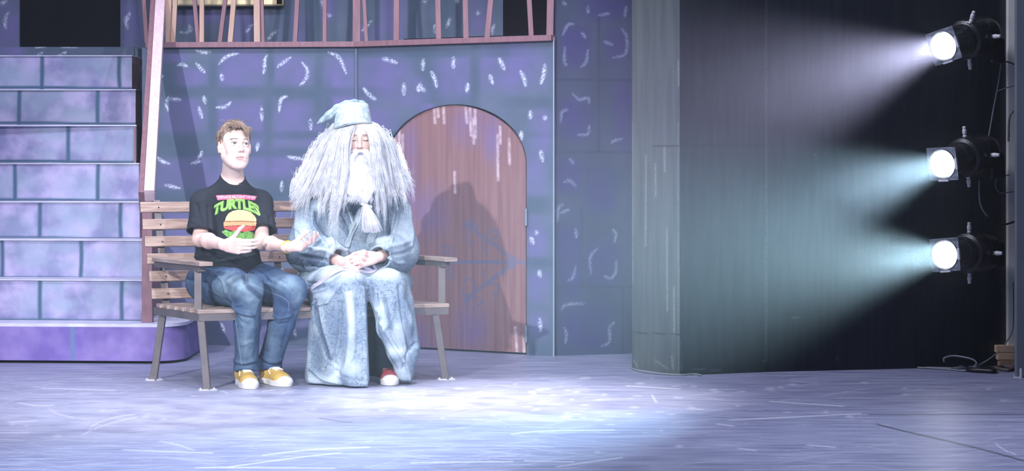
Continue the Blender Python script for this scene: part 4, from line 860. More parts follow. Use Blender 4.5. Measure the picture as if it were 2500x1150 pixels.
    V, Fq = C.mesh(2); V = wobble(V, Fq, .003, 16, 2, .6)
    fs = [([(480,500),(488,530),(500,560)],6,-6),([(507,505),(512,545),(508,590)],5,-6),([(470,540),(486,548),(505,566)],5,4),([(628,505),(622,540),(626,580)],6,-6),([(645,520),(655,545),(676,570)],6,4),([(640,560),(655,550),(660,530)],5,-4),
          ([(470,630),(500,622),(540,628)],5,7),([(475,612),(505,604),(535,612)],4,-6),([(545,636),(590,628),(622,620)],5,7),([(500,600),(520,615),(545,622)],4,5),([(590,612),(612,606),(626,596)],4,-6),([(520,500),(515,540),(525,590)],5,3),
          ([(468,600),(480,618),(478,636)],5,-5),([(610,590),(618,612),(622,632)],5,4),([(520,455),(505,470),(500,490)],6,3),([(610,455),(622,472),(630,490)],6,3),([(560,600),(575,618),(600,634)],4,-5),([(530,640),(560,632),(575,640)],4,4),([(460,555),(475,566),(498,572)],4,-3)]
    V = relief(V, Fq, [(a_, w_*.8, m_*1.3) for a_, w_, m_ in fs])
    sh = part('t_shirt', (V, Fq), M_shirt, t, smooth=True, label='black short sleeved T-shirt with a colourful front print')
    bv = BVHTree.FromPolygons([tuple(v) for v in V], [tuple(f) for f in Fq.tolist()])
    Lr = (V-nb)@Rt; rad = np.hypot(Lr[:, 0], Lr[:, 1]-0*.02); az = np.arctan2(Lr[:, 1], Lr[:, 0]); NN = normals(V, Fq)
    cl = []
    for k in range(48):                               # ribbed collar along the rim of the neck hole
        a_ = -math.pi+2*math.pi*k/48; sel = (np.abs((az-a_+math.pi) % (2*math.pi)-math.pi) < .10) & (rad < .10) & (rad > .03) & (V[:, 2] > nb[2]-.06)
        q = V[sel]; w_ = NN[sel][:, 2]; j = np.argmax(q[:, 2]-1.2*np.abs(rad[sel]-.064)); cl.append(q[j])
    cl = np.array(cl)
    for _ in range(14): cl = (np.roll(cl, 1, 0)+2*cl+np.roll(cl, -1, 0))/4
    cl = np.vstack([cl, cl[:2]])
    part('collar', tube(cl, .0065, 8, False), M_shirt, sh, smooth=True)
    for s_, e_, ll in ((shR, elR, .170), (shL, elL, .176)): pass
    decal_shirt(bv, sh)
    # jeans
    J = Field((-1.75, 10.75, .03), (-.95, 11.75, .68), .0042)
    J.cone(hipR+[.0,0,.01], hipL+[0,0,.01], .112, .112, .03); J.cone(pe-Z3*.03, pe+Z3*.015, .120, .124, .04, flat=(fw, .85)); J.cone(P(500,690,11.42), P(640,690,11.62), .10, .10, .04)
    for h_, k_, a_, hr_ in ((hipR, knR, anR, .104), (hipL, knL, anL, .104)):
        m_ = k_+(a_-k_)*.45+[0,.0,0]
        J.chain([h_, h_+(k_-h_)*.5, k_], [hr_, .092, .074], .03); J.chain([k_, m_, a_-[0,0,.004]], [.073, .064, .060], .025)
        hm = a_-[0,0,.030]; J.cone(a_, hm-[0,0,.03], .062, .068, .02)
        J.cut(hm, (.0,-.12,-1), a=hm-.10, b=hm+[.10,.10,.05]); J.cone(hm+[0,0,.012], hm-[0,0,.05], .050, .058, .006, 'S')
    V, Fq = J.mesh(2); V = wobble(V, Fq, .0018, 18, 9, .7)
    js = [([(560,742),(585,762),(625,768)],5,9),([(556,752),(580,775),(600,790)],4,-7),([(560,728),(575,745),(590,742)],4,6),([(590,775),(600,820),(598,880)],8,7),([(625,770),(632,820),(622,870)],7,-6),
          ([(572,880),(598,872),(628,884)],5,8),([(570,893),(600,888),(632,893)],4,-6),([(572,905),(600,912),(632,905)],5,6),([(640,740),(632,770),(640,800)],6,-8),([(648,690),(690,712),(720,750)],7,5),
          ([(640,755),(670,765),(700,755)],5,8),([(650,742),(672,748),(690,744)],4,-6),([(640,870),(665,878),(690,868)],5,8),([(640,885),(665,892),(690,884)],4,-6),([(690,760),(670,810),(655,850)],6,6),([(720,760),(700,810),(690,850)],7,-5),
          ([(500,690),(520,720),(560,740)],6,-6),([(515,665),(560,690),(600,715)],9,5),([(600,650),(598,670),(606,690)],5,-8),([(580,660),(600,680),(640,690)],5,-6),([(620,665),(660,680),(700,705)],8,5),([(575,645),(560,660),(530,668)],4,-4),([(475,690),(490,710),(500,735)],6,-5)]
    js = [(a_, w_*.8, m_*1.15) for a_, w_, m_ in js if abs(a_[0][1]-a_[-1][1]) > 11]+[([(568,744),(585,758),(612,764)],3.5,8),([(566,752),(590,770),(628,778)],3,-7),([(572,796),(590,792),(612,804)],4,4),([(590,842),(610,834),(630,838)],4,4),([(570,878),(590,886),(622,880)],4,8),([(572,890),(600,893),(632,886)],3,-7),
        ([(574,903),(600,899),(634,902)],4,6),([(662,768),(684,776),(712,770)],3.5,7),([(660,780),(680,790),(704,790)],3,-6),([(640,872),(662,884),(692,878)],4,7),([(642,886),(668,893),(692,888)],3,-6),([(530,672),(545,690),(550,715)],3,6),([(615,655),(640,668),(660,690)],3,-6),([(655,668),(690,688),(715,712)],3,-4)]
    V = relief(V, Fq, js); x, y = proj(V)
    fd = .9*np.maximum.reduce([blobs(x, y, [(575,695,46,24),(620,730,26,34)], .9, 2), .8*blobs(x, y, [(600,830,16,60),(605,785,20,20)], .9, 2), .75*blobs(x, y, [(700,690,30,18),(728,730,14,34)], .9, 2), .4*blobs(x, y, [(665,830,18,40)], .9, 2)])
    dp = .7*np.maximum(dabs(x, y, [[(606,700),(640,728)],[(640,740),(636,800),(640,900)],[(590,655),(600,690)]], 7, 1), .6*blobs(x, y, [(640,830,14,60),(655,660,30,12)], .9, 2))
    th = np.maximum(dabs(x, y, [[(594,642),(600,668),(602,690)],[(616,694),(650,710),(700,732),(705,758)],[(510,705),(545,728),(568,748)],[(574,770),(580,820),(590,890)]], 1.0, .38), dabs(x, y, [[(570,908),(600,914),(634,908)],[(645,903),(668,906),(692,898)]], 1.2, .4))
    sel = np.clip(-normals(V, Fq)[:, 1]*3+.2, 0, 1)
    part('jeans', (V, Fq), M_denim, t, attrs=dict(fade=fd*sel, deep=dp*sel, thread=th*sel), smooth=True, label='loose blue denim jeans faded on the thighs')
    h1 = G(584, 930)*1.0; shoe(t, [(590-CX)*11.27/F, 11.27, 0], [*G(614, 951)[:2], 0], M_mustard, 'mustard canvas sneaker with white laces')
    shoe(t, [(646-CX)*11.33/F, 11.33, 0], [*(G(702, 945)[:2]), 0], M_mustard, 'mustard canvas sneaker with white laces')
    # beaded bracelet
    d = unit(wrL-elL); c = wrL-d*.004; u = unit(np.cross(d, Z3)); v = np.cross(d, u); br_ = thing
    g = []
    for k in range(26):
        a_ = 2*math.pi*k/26; p = c+(u*.031*math.cos(a_)+v*.029*math.sin(a_)); g.append(lathe(p-d*.0042, d, [(0,.001),(.0015,.0035),(.0042,.0045),(.007,.0035),(.0085,.001)], 8, (0.3,1,0)))
    part('bracelet', join(*g), M_bead, t, smooth=True, label='yellow beaded bracelet')
def decal_shirt(bv, parent):
    org = Vector((0, 0, HC))
    def drape(P2, off):                               # lays flat artwork (picture coordinates of the print) on the cloth
        out = []; last = 11.1
        for x_, y_ in P2:
            d = Vector(P(x_, y_, 1.0))-org; d.normalize(); h = bv.ray_cast(org, d)
            if h[0] is None: out.append(list(P(x_, y_, last))); continue
            p = h[0]-d*off; last = p.y; out.append(list(p))
        return np.array(out)
    def shape(poly, m, off, name='print', n=None):
        # triangulated fine grid clipped to a polygon
        poly = np.array(poly, float); x0, y0 = poly.min(0); x1, y1 = poly.max(0); st = 0.6
        xs = np.arange(x0, x1+st, st); ys = np.arange(y0, y1+st, st); X, Y = np.meshgrid(xs, ys)
        def inside(x, y):
            c = np.zeros(x.shape, bool); j = len(poly)-1
            for i in range(len(poly)):
                xi, yi = poly[i]; xj, yj = poly[j]
                c ^= ((yi > y) != (yj > y)) & (x < (xj-xi)*(y-yi)/(yj-yi+1e-12)+xi); j = i
            return c
        i = np.arange(X.size).reshape(X.shape); Fq = np.stack([i[:-1,:-1], i[1:,:-1], i[1:,1:], i[:-1,1:]], -1).reshape(-1, 4)
        Pp = np.c_[X.ravel(), Y.ravel()]; cen = Pp[Fq].mean(1); Fq = Fq[inside(cen[:,0], cen[:,1])]
        if not len(Fq): return
        us = np.unique(Fq); mp = np.full(len(Pp), -1); mp[us] = np.arange(len(us)); Pp = Pp[us]; Fq = mp[Fq]
        part(name, (drape(Pp, off), Fq), m, parent, smooth=True)
    def text(s, m, f, size, off, off2=.0, name='print_lettering'):
        cu = bpy.data.curves.new('t', 'FONT'); cu.body = s; cu.size = 1; cu.offset = off2; cu.resolution_u = 3; cu.space_character = .95
        ob = bpy.data.objects.new('t', cu); COL.objects.link(ob); bpy.context.view_layer.update()
        me = ob.evaluated_get(bpy.context.evaluated_depsgraph_get()).to_mesh(); import bmesh
        b = bmesh.new(); b.from_mesh(me); bmesh.ops.triangulate(b, faces=b.faces)
        for _ in range(2): bmesh.ops.subdivide_edges(b, edges=[e for e in b.edges if e.calc_length() > .06], cuts=1)
        bmesh.ops.triangulate(b, faces=b.faces)
        V = np.array([v.co[:] for v in b.verts]); Fc = [[v.index for v in f_.verts][::-1] for f_ in b.faces]; b.free(); ob.evaluated_get(bpy.context.evaluated_depsgraph_get()).to_mesh_clear()
        bpy.data.objects.remove(ob); bpy.data.curves.remove(cu)
        x = (V[:,0]-V[:,0].min())/(V[:,0].max()-V[:,0].min()); z = (V[:,1]-V[:,1].min())/(V[:,1].max()-V[:,1].min())
        part(name, (drape(np.array([f(a_, b_) for a_, b_ in zip(x, z)]), off), Fc), m, parent, smooth=True)
    pink = mat('print pink', (.80,.16,.32), rough=.8); white = mat('print white', (.85,.80,.85), rough=.8); green = mat('print green', (.33,.60,.14), rough=.8)
    dgreen = mat('print dark green', (.03,.16,.03), rough=.8); bun = mat('print bun', (.80,.62,.28), (.84,.68,.36), 30, rough=.8); orange = mat('print orange', (.86,.40,.20), rough=.8); red = mat('print red', (.62,.10,.09), rough=.8); leaf = mat('print leaf', (.30,.62,.16), (.10,.32,.06), 90, rough=.8); brown = mat('print brown', (.30,.10,.05), rough=.8)
    arc = lambda x, k: k*(1-(2*x-1)**2)
    shape([(527,477),(531,489),(550,487.5),(575,487),(600,487),(622,489),(627,479),(600,475.5),(575,475),(550,476)], pink, .0014, 'print_banner')
    text('TEENAGE MUTANT NINJA', white, lambda x, z: (531+x*92, 487.5-z*9-arc(x, 1.4)), 1, .0042, .012)
    f = lambda x, z: (520+x*114+(z-.5)*(x-.5)*-14, (530-arc(x, 20))-z*(25+4*abs(2*x-1)))
    text('TURTLES', dgreen, lambda x, z: (lambda q: (q[0]+1.0, q[1]+1.6))(f(x, z)), 1, .0022, .085); text('TURTLES', green, f, 1, .0034, .055)
    shape([(549,540),(552,530),(558,521),(568,515),(582,512),(598,513),(612,518),(621,526),(626,536),(625,541),(588,539)], bun, .0014)
    shape([(546,542),(588,540.5),(626,542.5),(625,552),(588,550),(546,552)], orange, .0014); shape([(548,540.5),(588,538.8),(626,541),(626,542.6),(588,540.4),(547,542)], brown, .0024)
    shape([(546,553),(588,551),(624,553),(622,562),(600,566),(570,564),(548,558)], red, .0014)
    shape([(540,566),(552,561),(562,566),(575,563),(590,568),(606,564),(618,568),(624,578),(616,586),(606,582),(600,594),(590,586),(578,590),(566,580),(554,578)], leaf, .0018)
    shape([(598,592),(606,588),(608,600),(603,606),(598,601)], leaf, .0018); shape([(612,584),(622,580),(624,596),(619,606),(614,598)], leaf, .0018)
man()
# ------------------------------------------------------------------ the seated wizard
def wizard():
    t = thing('person', 'seated person in wizard costume, long white beard, teal hat and robe, hands clasped', 'person', tuple(P(880, 945, 11.25)*[1,1,0]))
    hc = P(878, 338, 11.40); R = rotz(math.radians(4))@rotx(math.radians(13)); Rt = rotz(math.radians(8)); fw = np.array([.12,-.99,0])
    nb = P(878, 440, 11.52); ch = P(866, 530, 11.56); wa = P(866, 620, 11.58); pe = P(868, 680, 11.60)
    shR, shL = P(768, 500, 11.52), P(958, 500, 11.60); elR, elL = P(752, 610, 11.44), P(975, 610, 11.50); wrR, wrL = P(836, 640, 11.20), P(917, 630, 11.22)
    hipR, hipL = P(815, 700, 11.60), P(925, 700, 11.66); knR, knL = P(815, 700, 11.12), P(948, 700, 11.14); anR, anL = P(840, 890, 11.22), P(940, 895, 11.28)
    B = Field((-1.25, 10.80, .03), (-.35, 11.95, 1.50), .0032)
    B.chain([hc+R@[0,.020,-.055], nb+Z3*.02, nb-Z3*.05], [.052,.055,.065], .02)
    B.cone(nb-Z3*.055, ch, .085, .125, .04, flat=(fw, .75)); B.cone(ch, wa, .125, .11, .04, flat=(fw, .75)); B.cone(wa, pe, .11, .12, .04)
    for e_ in (shR, shL): B.cone(nb-Z3*.05, e_-[0,0,.04], .045, .045, .03)
    for s_, e_, w_ in ((shR, elR, wrR), (shL, elL, wrL)): B.chain([s_-[0,0,.04], e_, e_+(w_-e_)*.4, w_], [.045,.038,.038,.026], .02)
    for h_, k_, a_ in ((hipR, knR, anR), (hipL, knL, anL)): B.chain([h_, k_, k_+(a_-k_)*.35, a_], [.07,.044,.042,.033], .02)
    head_prims(B, hc, R, closed=True, mouth_open=False, s=.96)
    hand(B, wrR+[.004,.012,-.012], (.90,-.12,.06), (.0,-.85,.50), (.15,.2,.95), [(30,40,20),(35,45,25),(40,50,25),(40,50,25)], thumb=[(.75,.5,.2),(.95,.25,.1),(.95,.1,.3)])
    hand(B, wrL+[.004,-.040,.006], (-.94,-.16,-.20), (.05,.97,-.20), (-.15,.1,.97), [(22,26,16),(24,30,18),(26,32,20),(30,34,20)], thumb=[(.80,.45,.30),(.95,.20,.35),(.92,.05,.45)], s=.92, k=.002)
    V, Fq = B.mesh(1); lip, br, fl = head_masks(V, hc, R, .96, closed=True)
    x, y = proj(V); fl = fl+.4*((y > 600) & (y < 665) & (x > 830) & (x < 915))*(np.sin(V[:, 2]*230)*.5+.5)
    body = part('body', (V, Fq), M_skin2, t, attrs=dict(lip=lip, brow=br, flush=fl), smooth=True)
    # trousers behind the robe slit
    J = Field((-1.20, 10.85, .03), (-.40, 11.80, .62), .006)
    J.cone(hipR, hipL, .10, .10, .03)
    for h_, k_, a_ in ((hipR, knR, anR), (hipL, knL, anL)): J.chain([h_, k_, k_+(a_-k_)*.5, a_-[0,0,.02]], [.10,.068,.064,.062], .03)
    J.box((P(905, 830, 11.34)), (.055,.05,.19), .03, rd=.03); J.cut((0,0,.085), (0,0,-1), a=P(925, 960, 10.9)*[1,1,0], b=P(1010, 700, 11.8)); J.cut((0,0,.02), (0,0,-1))
    part('trousers', J.mesh(1), M_trouser, t, smooth=True, label='black trousers seen through the robe slit')
    # robe, upper part with wide sleeves
    C = Field((-1.30, 10.90, .36), (-.35, 12.0, 1.16), .0046)
    C.cone(nb-Z3*.06, ch, .12, .185, .05, flat=(fw, .78)); C.cone(ch, wa, .185, .205, .06, flat=(fw, .80)); C.cone(wa, pe+[0,0,.02], .205, .20, .06, flat=(fw, .85))
    for e_ in (shR, shL): C.cone(nb-Z3*.055, e_-[0,0,.035], .060, .088, .05)
    C.chain([shR-[0,0,.04], elR+[-.005,0,.0]], [.092,.108], .04); C.chain([shL-[0,0,.04], elL+[-.008,0,.0]], [.092,.108], .04)
    cR, cL = P(826, 634, 11.22), P(926, 628, 11.24)
    C.chain([elR+[.0,0,-.005], elR+(cR-elR)*.55, cR+(cR-elR)*.05], [.105,.090,.066], .04); C.chain([elL+[-.01,0,-.005], elL+(cL-elL)*.55, cL+(cL-elL)*.05], [.105,.088,.062], .04)
    C.cone(P(760, 665, 11.50), P(790, 668, 11.40), .06, .05, .04); C.cone(P(975, 655, 11.52), P(965, 640, 11.40), .05, .05, .04)
    for a_, b_, w_ in ((elR, cR, wrR), (elL, cL, wrL)):
        d = unit(b_-a_); e_ = b_; C.cut(e_, d, a=e_-.085+d*.03, b=e_+.085+d*.06); C.cone(e_-d*.05, e_+d*.06, .046, .060, .004, 'S')
    C.chain([hc+R@[0,.020,-.055], nb+Z3*.03], [.075,.075], .005, 'S')
    # V opening of the crossed fronts
    C.ell(P(865, 510, 11.38), (.030,.07,.11), .01, 'S', R=roty(math.radians(-4)))
    V, Fq = C.mesh(2); V = wobble(V, Fq, .003, 13, 12, .6)
    fs = [([(870,640),(845,600),(858,560),(882,510),(900,470)],5,9),([(830,600),(846,612),(852,600)],4,5),([(850,570),(840,545),(825,520)],5,-8),([(857,585),(845,570),(828,555)],4,-6),([(860,520),(852,505),(845,480)],4,-6),
          ([(770,510),(778,545),(800,570)],6,-12),([(760,520),(765,560),(785,590)],6,8),([(745,600),(780,610),(820,620)],7,9),([(735,625),(780,632),(815,640)],6,-10),([(725,560),(750,580),(790,596)],6,7),([(730,590),(755,600),(790,604)],5,-8),
          ([(955,505),(950,540),(945,570)],6,-12),([(970,520),(966,550),(955,590)],7,7),([(1000,590),(970,600),(925,610)],7,8),([(1005,610),(975,620),(935,618)],6,-8),([(985,640),(965,640),(945,625)],5,8),([(960,575),(930,590),(905,600)],6,-7),
          ([(800,500),(805,560),(815,600)],7,7),([(905,520),(905,560),(895,590)],7,-5),([(925,500),(930,550),(920,590)],8,6),([(730,500),(722,560),(728,610)],6,6),([(745,640),(760,665),(790,670)],6,9),([(760,650),(785,655),(810,652)],4,-9),([(1000,500),(1008,560),(1004,600)],6,6),([(780,470),(765,500),(750,540)],7,-6),([(815,610),(790,590),(770,560)],5,5)]
    V = relief(V, Fq, [(a_, w_*.68, m_*1.75) for a_, w_, m_ in fs]); x, y = proj(V)
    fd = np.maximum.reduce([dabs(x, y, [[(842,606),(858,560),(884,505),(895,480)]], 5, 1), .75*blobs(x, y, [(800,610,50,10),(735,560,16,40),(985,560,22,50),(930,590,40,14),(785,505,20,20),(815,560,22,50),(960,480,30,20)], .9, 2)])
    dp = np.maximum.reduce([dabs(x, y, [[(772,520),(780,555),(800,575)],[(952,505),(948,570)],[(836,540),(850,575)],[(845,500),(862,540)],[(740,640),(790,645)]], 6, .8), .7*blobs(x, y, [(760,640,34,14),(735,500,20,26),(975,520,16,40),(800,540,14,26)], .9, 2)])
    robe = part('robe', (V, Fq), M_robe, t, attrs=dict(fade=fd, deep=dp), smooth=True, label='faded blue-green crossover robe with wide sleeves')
    V_up, F_up = V, Fq
    # lapel band lying along the crossed front
    def band(pts, wd, th_, m, nm, lift=.006, parent=robe, VF=None):
        V_, F_ = VF if VF else (V, Fq); bv = BVHTree.FromPolygons([tuple(v) for v in V_], [tuple(f) for f in (F_.tolist() if isinstance(F_, np.ndarray) else F_)]); q = smooth2(pts, 30); org = Vector((0,0,HC)); tn = np.gradient(q, axis=0); tn /= np.linalg.norm(tn, axis=1)[:, None]; nn = np.c_[-tn[:,1], tn[:,0]]; K = 7; VV = []
        for i_ in range(len(q)):
            row = []
            for j in range(K):
                f_ = (j/(K-1)-.5); px, py = q[i_]+nn[i_]*f_*(wd[0]+(wd[1]-wd[0])*i_/(len(q)-1)); d = Vector(P(px, py, 1.0))-org; d.normalize(); h = bv.ray_cast(org, d)
                Y = h[0].y if h[0] is not None else np.nan; row.append((px, py, Y-lift-.004*(1-4*f_*f_)))
            VV.append(row)
        A = np.array(VV); med = np.nanmedian(A[..., 2], axis=1); 
        A[..., 2] = np.where(np.isnan(A[..., 2]), med[:, None], A[..., 2]); A[..., 2] = np.where(A[..., 2] > med[:, None]+.03, med[:, None], A[..., 2]); W_ = np.array([[P(*c_) for c_ in r_] for r_ in A])
        W2 = W_+np.array([0, th_, 0]); nI, nJ = len(q), K; i_ = np.arange(nI*nJ).reshape(nI, nJ); Fr = np.stack([i_[:-1,:-1], i_[1:,:-1], i_[1:,1:], i_[:-1,1:]], -1).reshape(-1, 4)
        o = part(nm, (W_.reshape(-1, 3), Fr), m, parent, attrs=dict(fade=np.full(nI*nJ, .75), deep=np.zeros(nI*nJ)), smooth=True); sv = o.modifiers.new('solid', 'SOLIDIFY'); sv.thickness = th_; sv.offset = 0; return o
    band([(848,604),(858,570),(876,532),(892,490),(902,450)], (9,17), .006, M_robe, 'lapel'); band([(866,560),(856,525),(846,495),(838,460)], (5,13), .005, M_robe, 'lapel', .004)
    part('undershirt', (lambda g: g)(Vund(nb, ch)), M_under, t, smooth=True, label='orange and mustard shirt in the robe opening')
    # lap and skirt panels of the robe
    K = Field((-1.25, 10.90, .0), (-.35, 11.95, .70), .0046)
    K.chain([hipR+[-.03,0,.01], knR+[-.015,0.02,-.0]], [.130,.096], .06); K.chain([hipL+[.01,0,.01], knL+[.0,.02,-.0]], [.130,.090], .06); K.cone(P(868, 690, 11.30), P(872, 700, 11.12), .085, .060, .05); K.cone(P(868, 665, 11.50), P(868, 668, 11.30), .10, .07, .05)
    K.cone(P(758, 680, 11.55), P(772, 705, 11.25), .075, .065, .05); K.cone(P(975, 690, 11.55), P(975, 710, 11.22), .07, .055, .04)
    # left (viewer) panel: knee to floor, spreading
    K.chain([P(820, 694, 11.10), P(822, 800, 11.12), P(826, 915, 11.18)], [.084,.084,.088], .05); K.cone(P(868, 690, 11.06), P(872, 925, 11.08), .050, .052, .04)
    K.cone(P(790, 725, 11.14), P(778, 915, 11.24), .060, .070, .05); K.cone(P(858, 700, 11.07), P(868, 922, 11.10), .052, .060, .05); K.cone(P(800, 760, 11.20), P(795, 915, 11.27), .07, .08, .05)
    # right panel, swinging out to the lower right
    K.chain([P(948, 705, 11.12), P(966, 790, 11.12), P(985, 860, 11.20), P(985, 905, 11.24)], [.076,.072,.066,.045], .05); K.cone(P(925, 694, 11.08), P(945, 800, 11.10), .050, .050, .04); K.cone(P(985, 740, 11.20), P(1000, 850, 11.26), .055, .050, .05)
    K.chain([P(945, 800, 11.10), P(968, 860, 11.14), P(990, 915, 11.20)], [.050,.042,.030], .04); K.cone(P(975, 830, 11.22), P(992, 918, 11.27), .055, .035, .04)
    K.cut((0,0,.006), (0,0,-1))
    # slit between the panels
    def slit(pts, rs): K.chain(pts, rs, .012, 'S')
    slit([P(901, 712, 10.90), P(908, 770, 10.94), P(912, 830, 11.0), P(922, 900, 11.05), P(930, 960, 11.05)], [.012,.018,.03,.048,.062]); slit([P(901, 712, 11.05), P(908, 770, 11.08), P(914, 830, 11.12), P(926, 900, 11.15), P(932, 960, 11.18)], [.010,.018,.028,.044,.060])
    slit([P(912, 780, 11.15), P(916, 830, 11.22), P(928, 900, 11.25), P(932, 960, 11.28)], [.012,.028,.044,.060])
    V, Fq = K.mesh(2); V = wobble(V, Fq, .003, 11, 22, .35)
    V = relief(V, Fq, [(a_, w_*.72, m_*1.4) for a_, w_, m_ in [([(768,735),(775,800),(790,850),(806,880)],6,-14),([(780,740),(792,800),(806,850),(808,885)],6,10),([(850,720),(856,800),(850,880),(835,915)],11,10),([(830,740),(828,820),(815,880)],7,-9),([(870,730),(874,820),(872,940)],7,-6),([(886,700),(890,800),(894,945)],5,8),
        ([(765,740),(785,742),(800,738)],5,10),([(800,738),(812,720),(830,700)],5,8),([(745,700),(765,712),(795,705)],6,10),([(750,690),(775,690),(806,668)],5,-10),([(770,700),(800,690),(830,672)],5,7),([(905,700),(915,740),(925,770)],6,10),([(918,720),(922,760),(915,800)],5,-9),
        ([(940,730),(950,800),(975,850)],7,-8),([(975,700),(985,780),(1000,850)],6,-9),([(930,790),(955,830),(985,880)],6,9),([(915,790),(935,850),(965,900)],6,-8),([(990,740),(1010,800),(1018,850)],6,8),([(1012,840),(995,865),(985,900)],6,-9),([(960,740),(955,780),(935,810)],7,8),([(985,880),(998,910),(1000,935)],5,8),
        ([(760,900),(790,925),(830,935)],6,9),([(755,850),(752,900),(756,930)],6,6),([(790,900),(800,880),(822,890)],5,-7),([(868,665),(880,690),(898,700)],5,-7),([(780,655),(830,650),(880,660)],6,6),([(910,665),(940,660),(975,668)],6,5),([(820,905),(850,925),(890,930)],6,-5)]])
    x, y = proj(V)
    fd = np.maximum.reduce([dabs(x, y, [[(852,720),(858,800),(852,870),(838,905),(800,930)]], 10, .85), .85*blobs(x, y, [(830,665,60,18),(950,665,40,14),(790,930,40,14),(960,860,26,20),(930,760,16,26),(975,815,18,24),(785,720,24,10),(845,900,30,20),(880,655,16,8),(975,905,18,24)], .9, 2), dabs(x, y, [[(916,712),(918,750),(912,790),(918,830),(935,870)]], 4, .7)])  # long strip down the left panel is a painted highlight, patches are faded cloth
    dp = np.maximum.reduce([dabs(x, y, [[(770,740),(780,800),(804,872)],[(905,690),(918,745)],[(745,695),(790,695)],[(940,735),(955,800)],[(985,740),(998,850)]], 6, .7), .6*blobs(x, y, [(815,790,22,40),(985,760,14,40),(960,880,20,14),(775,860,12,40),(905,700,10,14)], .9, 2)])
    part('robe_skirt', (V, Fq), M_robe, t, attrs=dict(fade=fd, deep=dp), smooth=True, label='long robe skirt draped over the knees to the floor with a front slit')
    # turned-back lilac lining at the hip and at the slit
    both = join((V_up, F_up), (V, Fq))
    o = band([(740,717),(768,699),(800,674),(836,656),(870,658),(902,661),(918,652)], (7,13), .006, M_lining, 'robe_lining', .007, t, both); o['label'] = 'smooth lilac lining folded out along the lap'
    # shoe under the right panel
    shoe(t, [(944-CX)*11.43/F, 11.43, 0], [*(G(954, 942)[:2]), 0], M_red, 'red canvas sneaker with white laces', s=1)
    # hat
    b0, t0 = P(864, 312, 11.405), P(858, 259, 11.43); ax_ = unit(t0-b0); hh = np.linalg.norm(t0-b0); prof = [(0, .098), (.004, .101)]+[(hh*f, .101-.014*f) for f in np.linspace(.1, .93, 14)]+[(hh*.97, .0855), (hh*.995, .081), (hh, .070), (hh*.97, .03), (hh*.965, .002)]
    V, Fc = lathe(b0, ax_, prof, 72, (0, 1, 0)); V[:, 1] = 11.41+(V[:, 1]-11.41)*1.22; V = V+np.array([.0020, 0, .0015])*np.sin(V[:, [0]]*60+V[:, [2]]*45)
    hat = part('hat', (V, Fc), M_hat, t, attrs=dict(deep=np.zeros(len(V))), smooth=True, label='pale teal damask cloth hat with a folded-over point')
    H = Field(P(745, 340, 11.75)*[1,0,1]+[0,11.2,0], P(935, 225, 11.2)*[1,0,1]+[0,11.72,0], .0036)
    H.chain([P(893, 261, 11.44), P(884, 254, 11.43), P(866, 251, 11.41), P(845, 254, 11.40), P(824, 266, 11.385), P(803, 282, 11.38), P(786, 294, 11.385), P(772, 303, 11.39)], [.014,.017,.018,.019,.024,.021,.012,.002], .010)
    H.cone(P(850, 258, 11.47), P(886, 260, 11.47), .016, .014, .02); pass
    V, Fq = H.mesh(2); V = wobble(V, Fq, .0012, 34, 3); V = relief(V, Fq, [([(846,258),(858,252),(868,257)],3,-9),([(868,258),(878,250),(888,256)],2.6,-7),([(800,288),(822,268),(846,256)],2.5,-5),([(858,247),(872,249),(880,256)],2.5,5)])
    x, y = proj(V); part('hat_point', (V, Fq), M_hat, hat, attrs=dict(deep=np.clip(.75+0*y, 0, 1)), smooth=True, label='darker folded point of the hat')
    # wig and beard
    rr = np.random.default_rng(5)
    Wf = Field(P(700, 540, 11.9)*[1,0,1]+[0,11.2,0], P(1030, 285, 11.2)*[1,0,1]+[0,11.85,0], .006)
    Wf.ell(hc+R@[0,.035,.02], (.095,.10,.105), .0, R=R)
    for pts, rs in (([(826,320,11.44),(796,380,11.50),(772,440,11.50),(760,470,11.46)],[.05,.062,.062,.03]),([(845,330,11.40),(835,390,11.40),(826,450,11.36),(822,485,11.36)],[.024,.032,.034,.016]),([(915,320,11.44),(935,370,11.50),(958,420,11.52),(972,450,11.48)],[.04,.052,.052,.024]),([(918,340,11.40),(925,400,11.38),(930,450,11.38)],[.024,.030,.016]),([(860,330,11.62),(860,460,11.72)],[.10,.14]),([(800,350,11.55),(930,350,11.55)],[.06,.06])):
        Wf.chain([P(*p) for p in pts], rs, .03)
    Wf.ell(hc+R@[0.004,-.085,-.02], (.047,.055,.085), .01, 'S', R=R); Wf.cut(P(862, 300, 11.44), (0,-.3,1))
    V, Fq = Wf.mesh(1); V = wobble(V, Fq, .004, 40, 4, .2)
    st = []
    gL = [np.array(g_, float) for g_ in ([(868,306),(852,322),(846,370),(846,420),(838,490),(826,520)],[(862,303),(838,325),(828,380),(822,430),(812,480),(802,512)],[(850,302),(822,325),(800,380),(784,430),(770,475),(762,500)],[(838,302),(806,330),(780,375),(755,420),(735,455),(722,480)],[(826,304),(792,332),(765,370),(744,410),(728,440),(720,462)])]
    gR = [np.array(g_, float) for g_ in ([(890,306),(904,322),(913,350),(915,390),(917,440),(921,480)],[(895,304),(912,325),(922,360),(928,410),(932,455),(935,492)],[(900,303),(922,328),(940,365),(952,410),(960,445),(966,470)],[(905,302),(935,330),(956,365),(968,400),(982,435),(995,462)],[(910,304),(940,330),(962,360),(974,390),(984,420),(996,448)])]
    yL = [(11.34,11.32,11.30,11.29,11.29,11.30),(11.36,11.36,11.34,11.33,11.32,11.32),(11.38,11.40,11.41,11.41,11.40,11.39),(11.40,11.44,11.46,11.46,11.45,11.44),(11.42,11.47,11.52,11.53,11.52,11.5)]
    n = 16
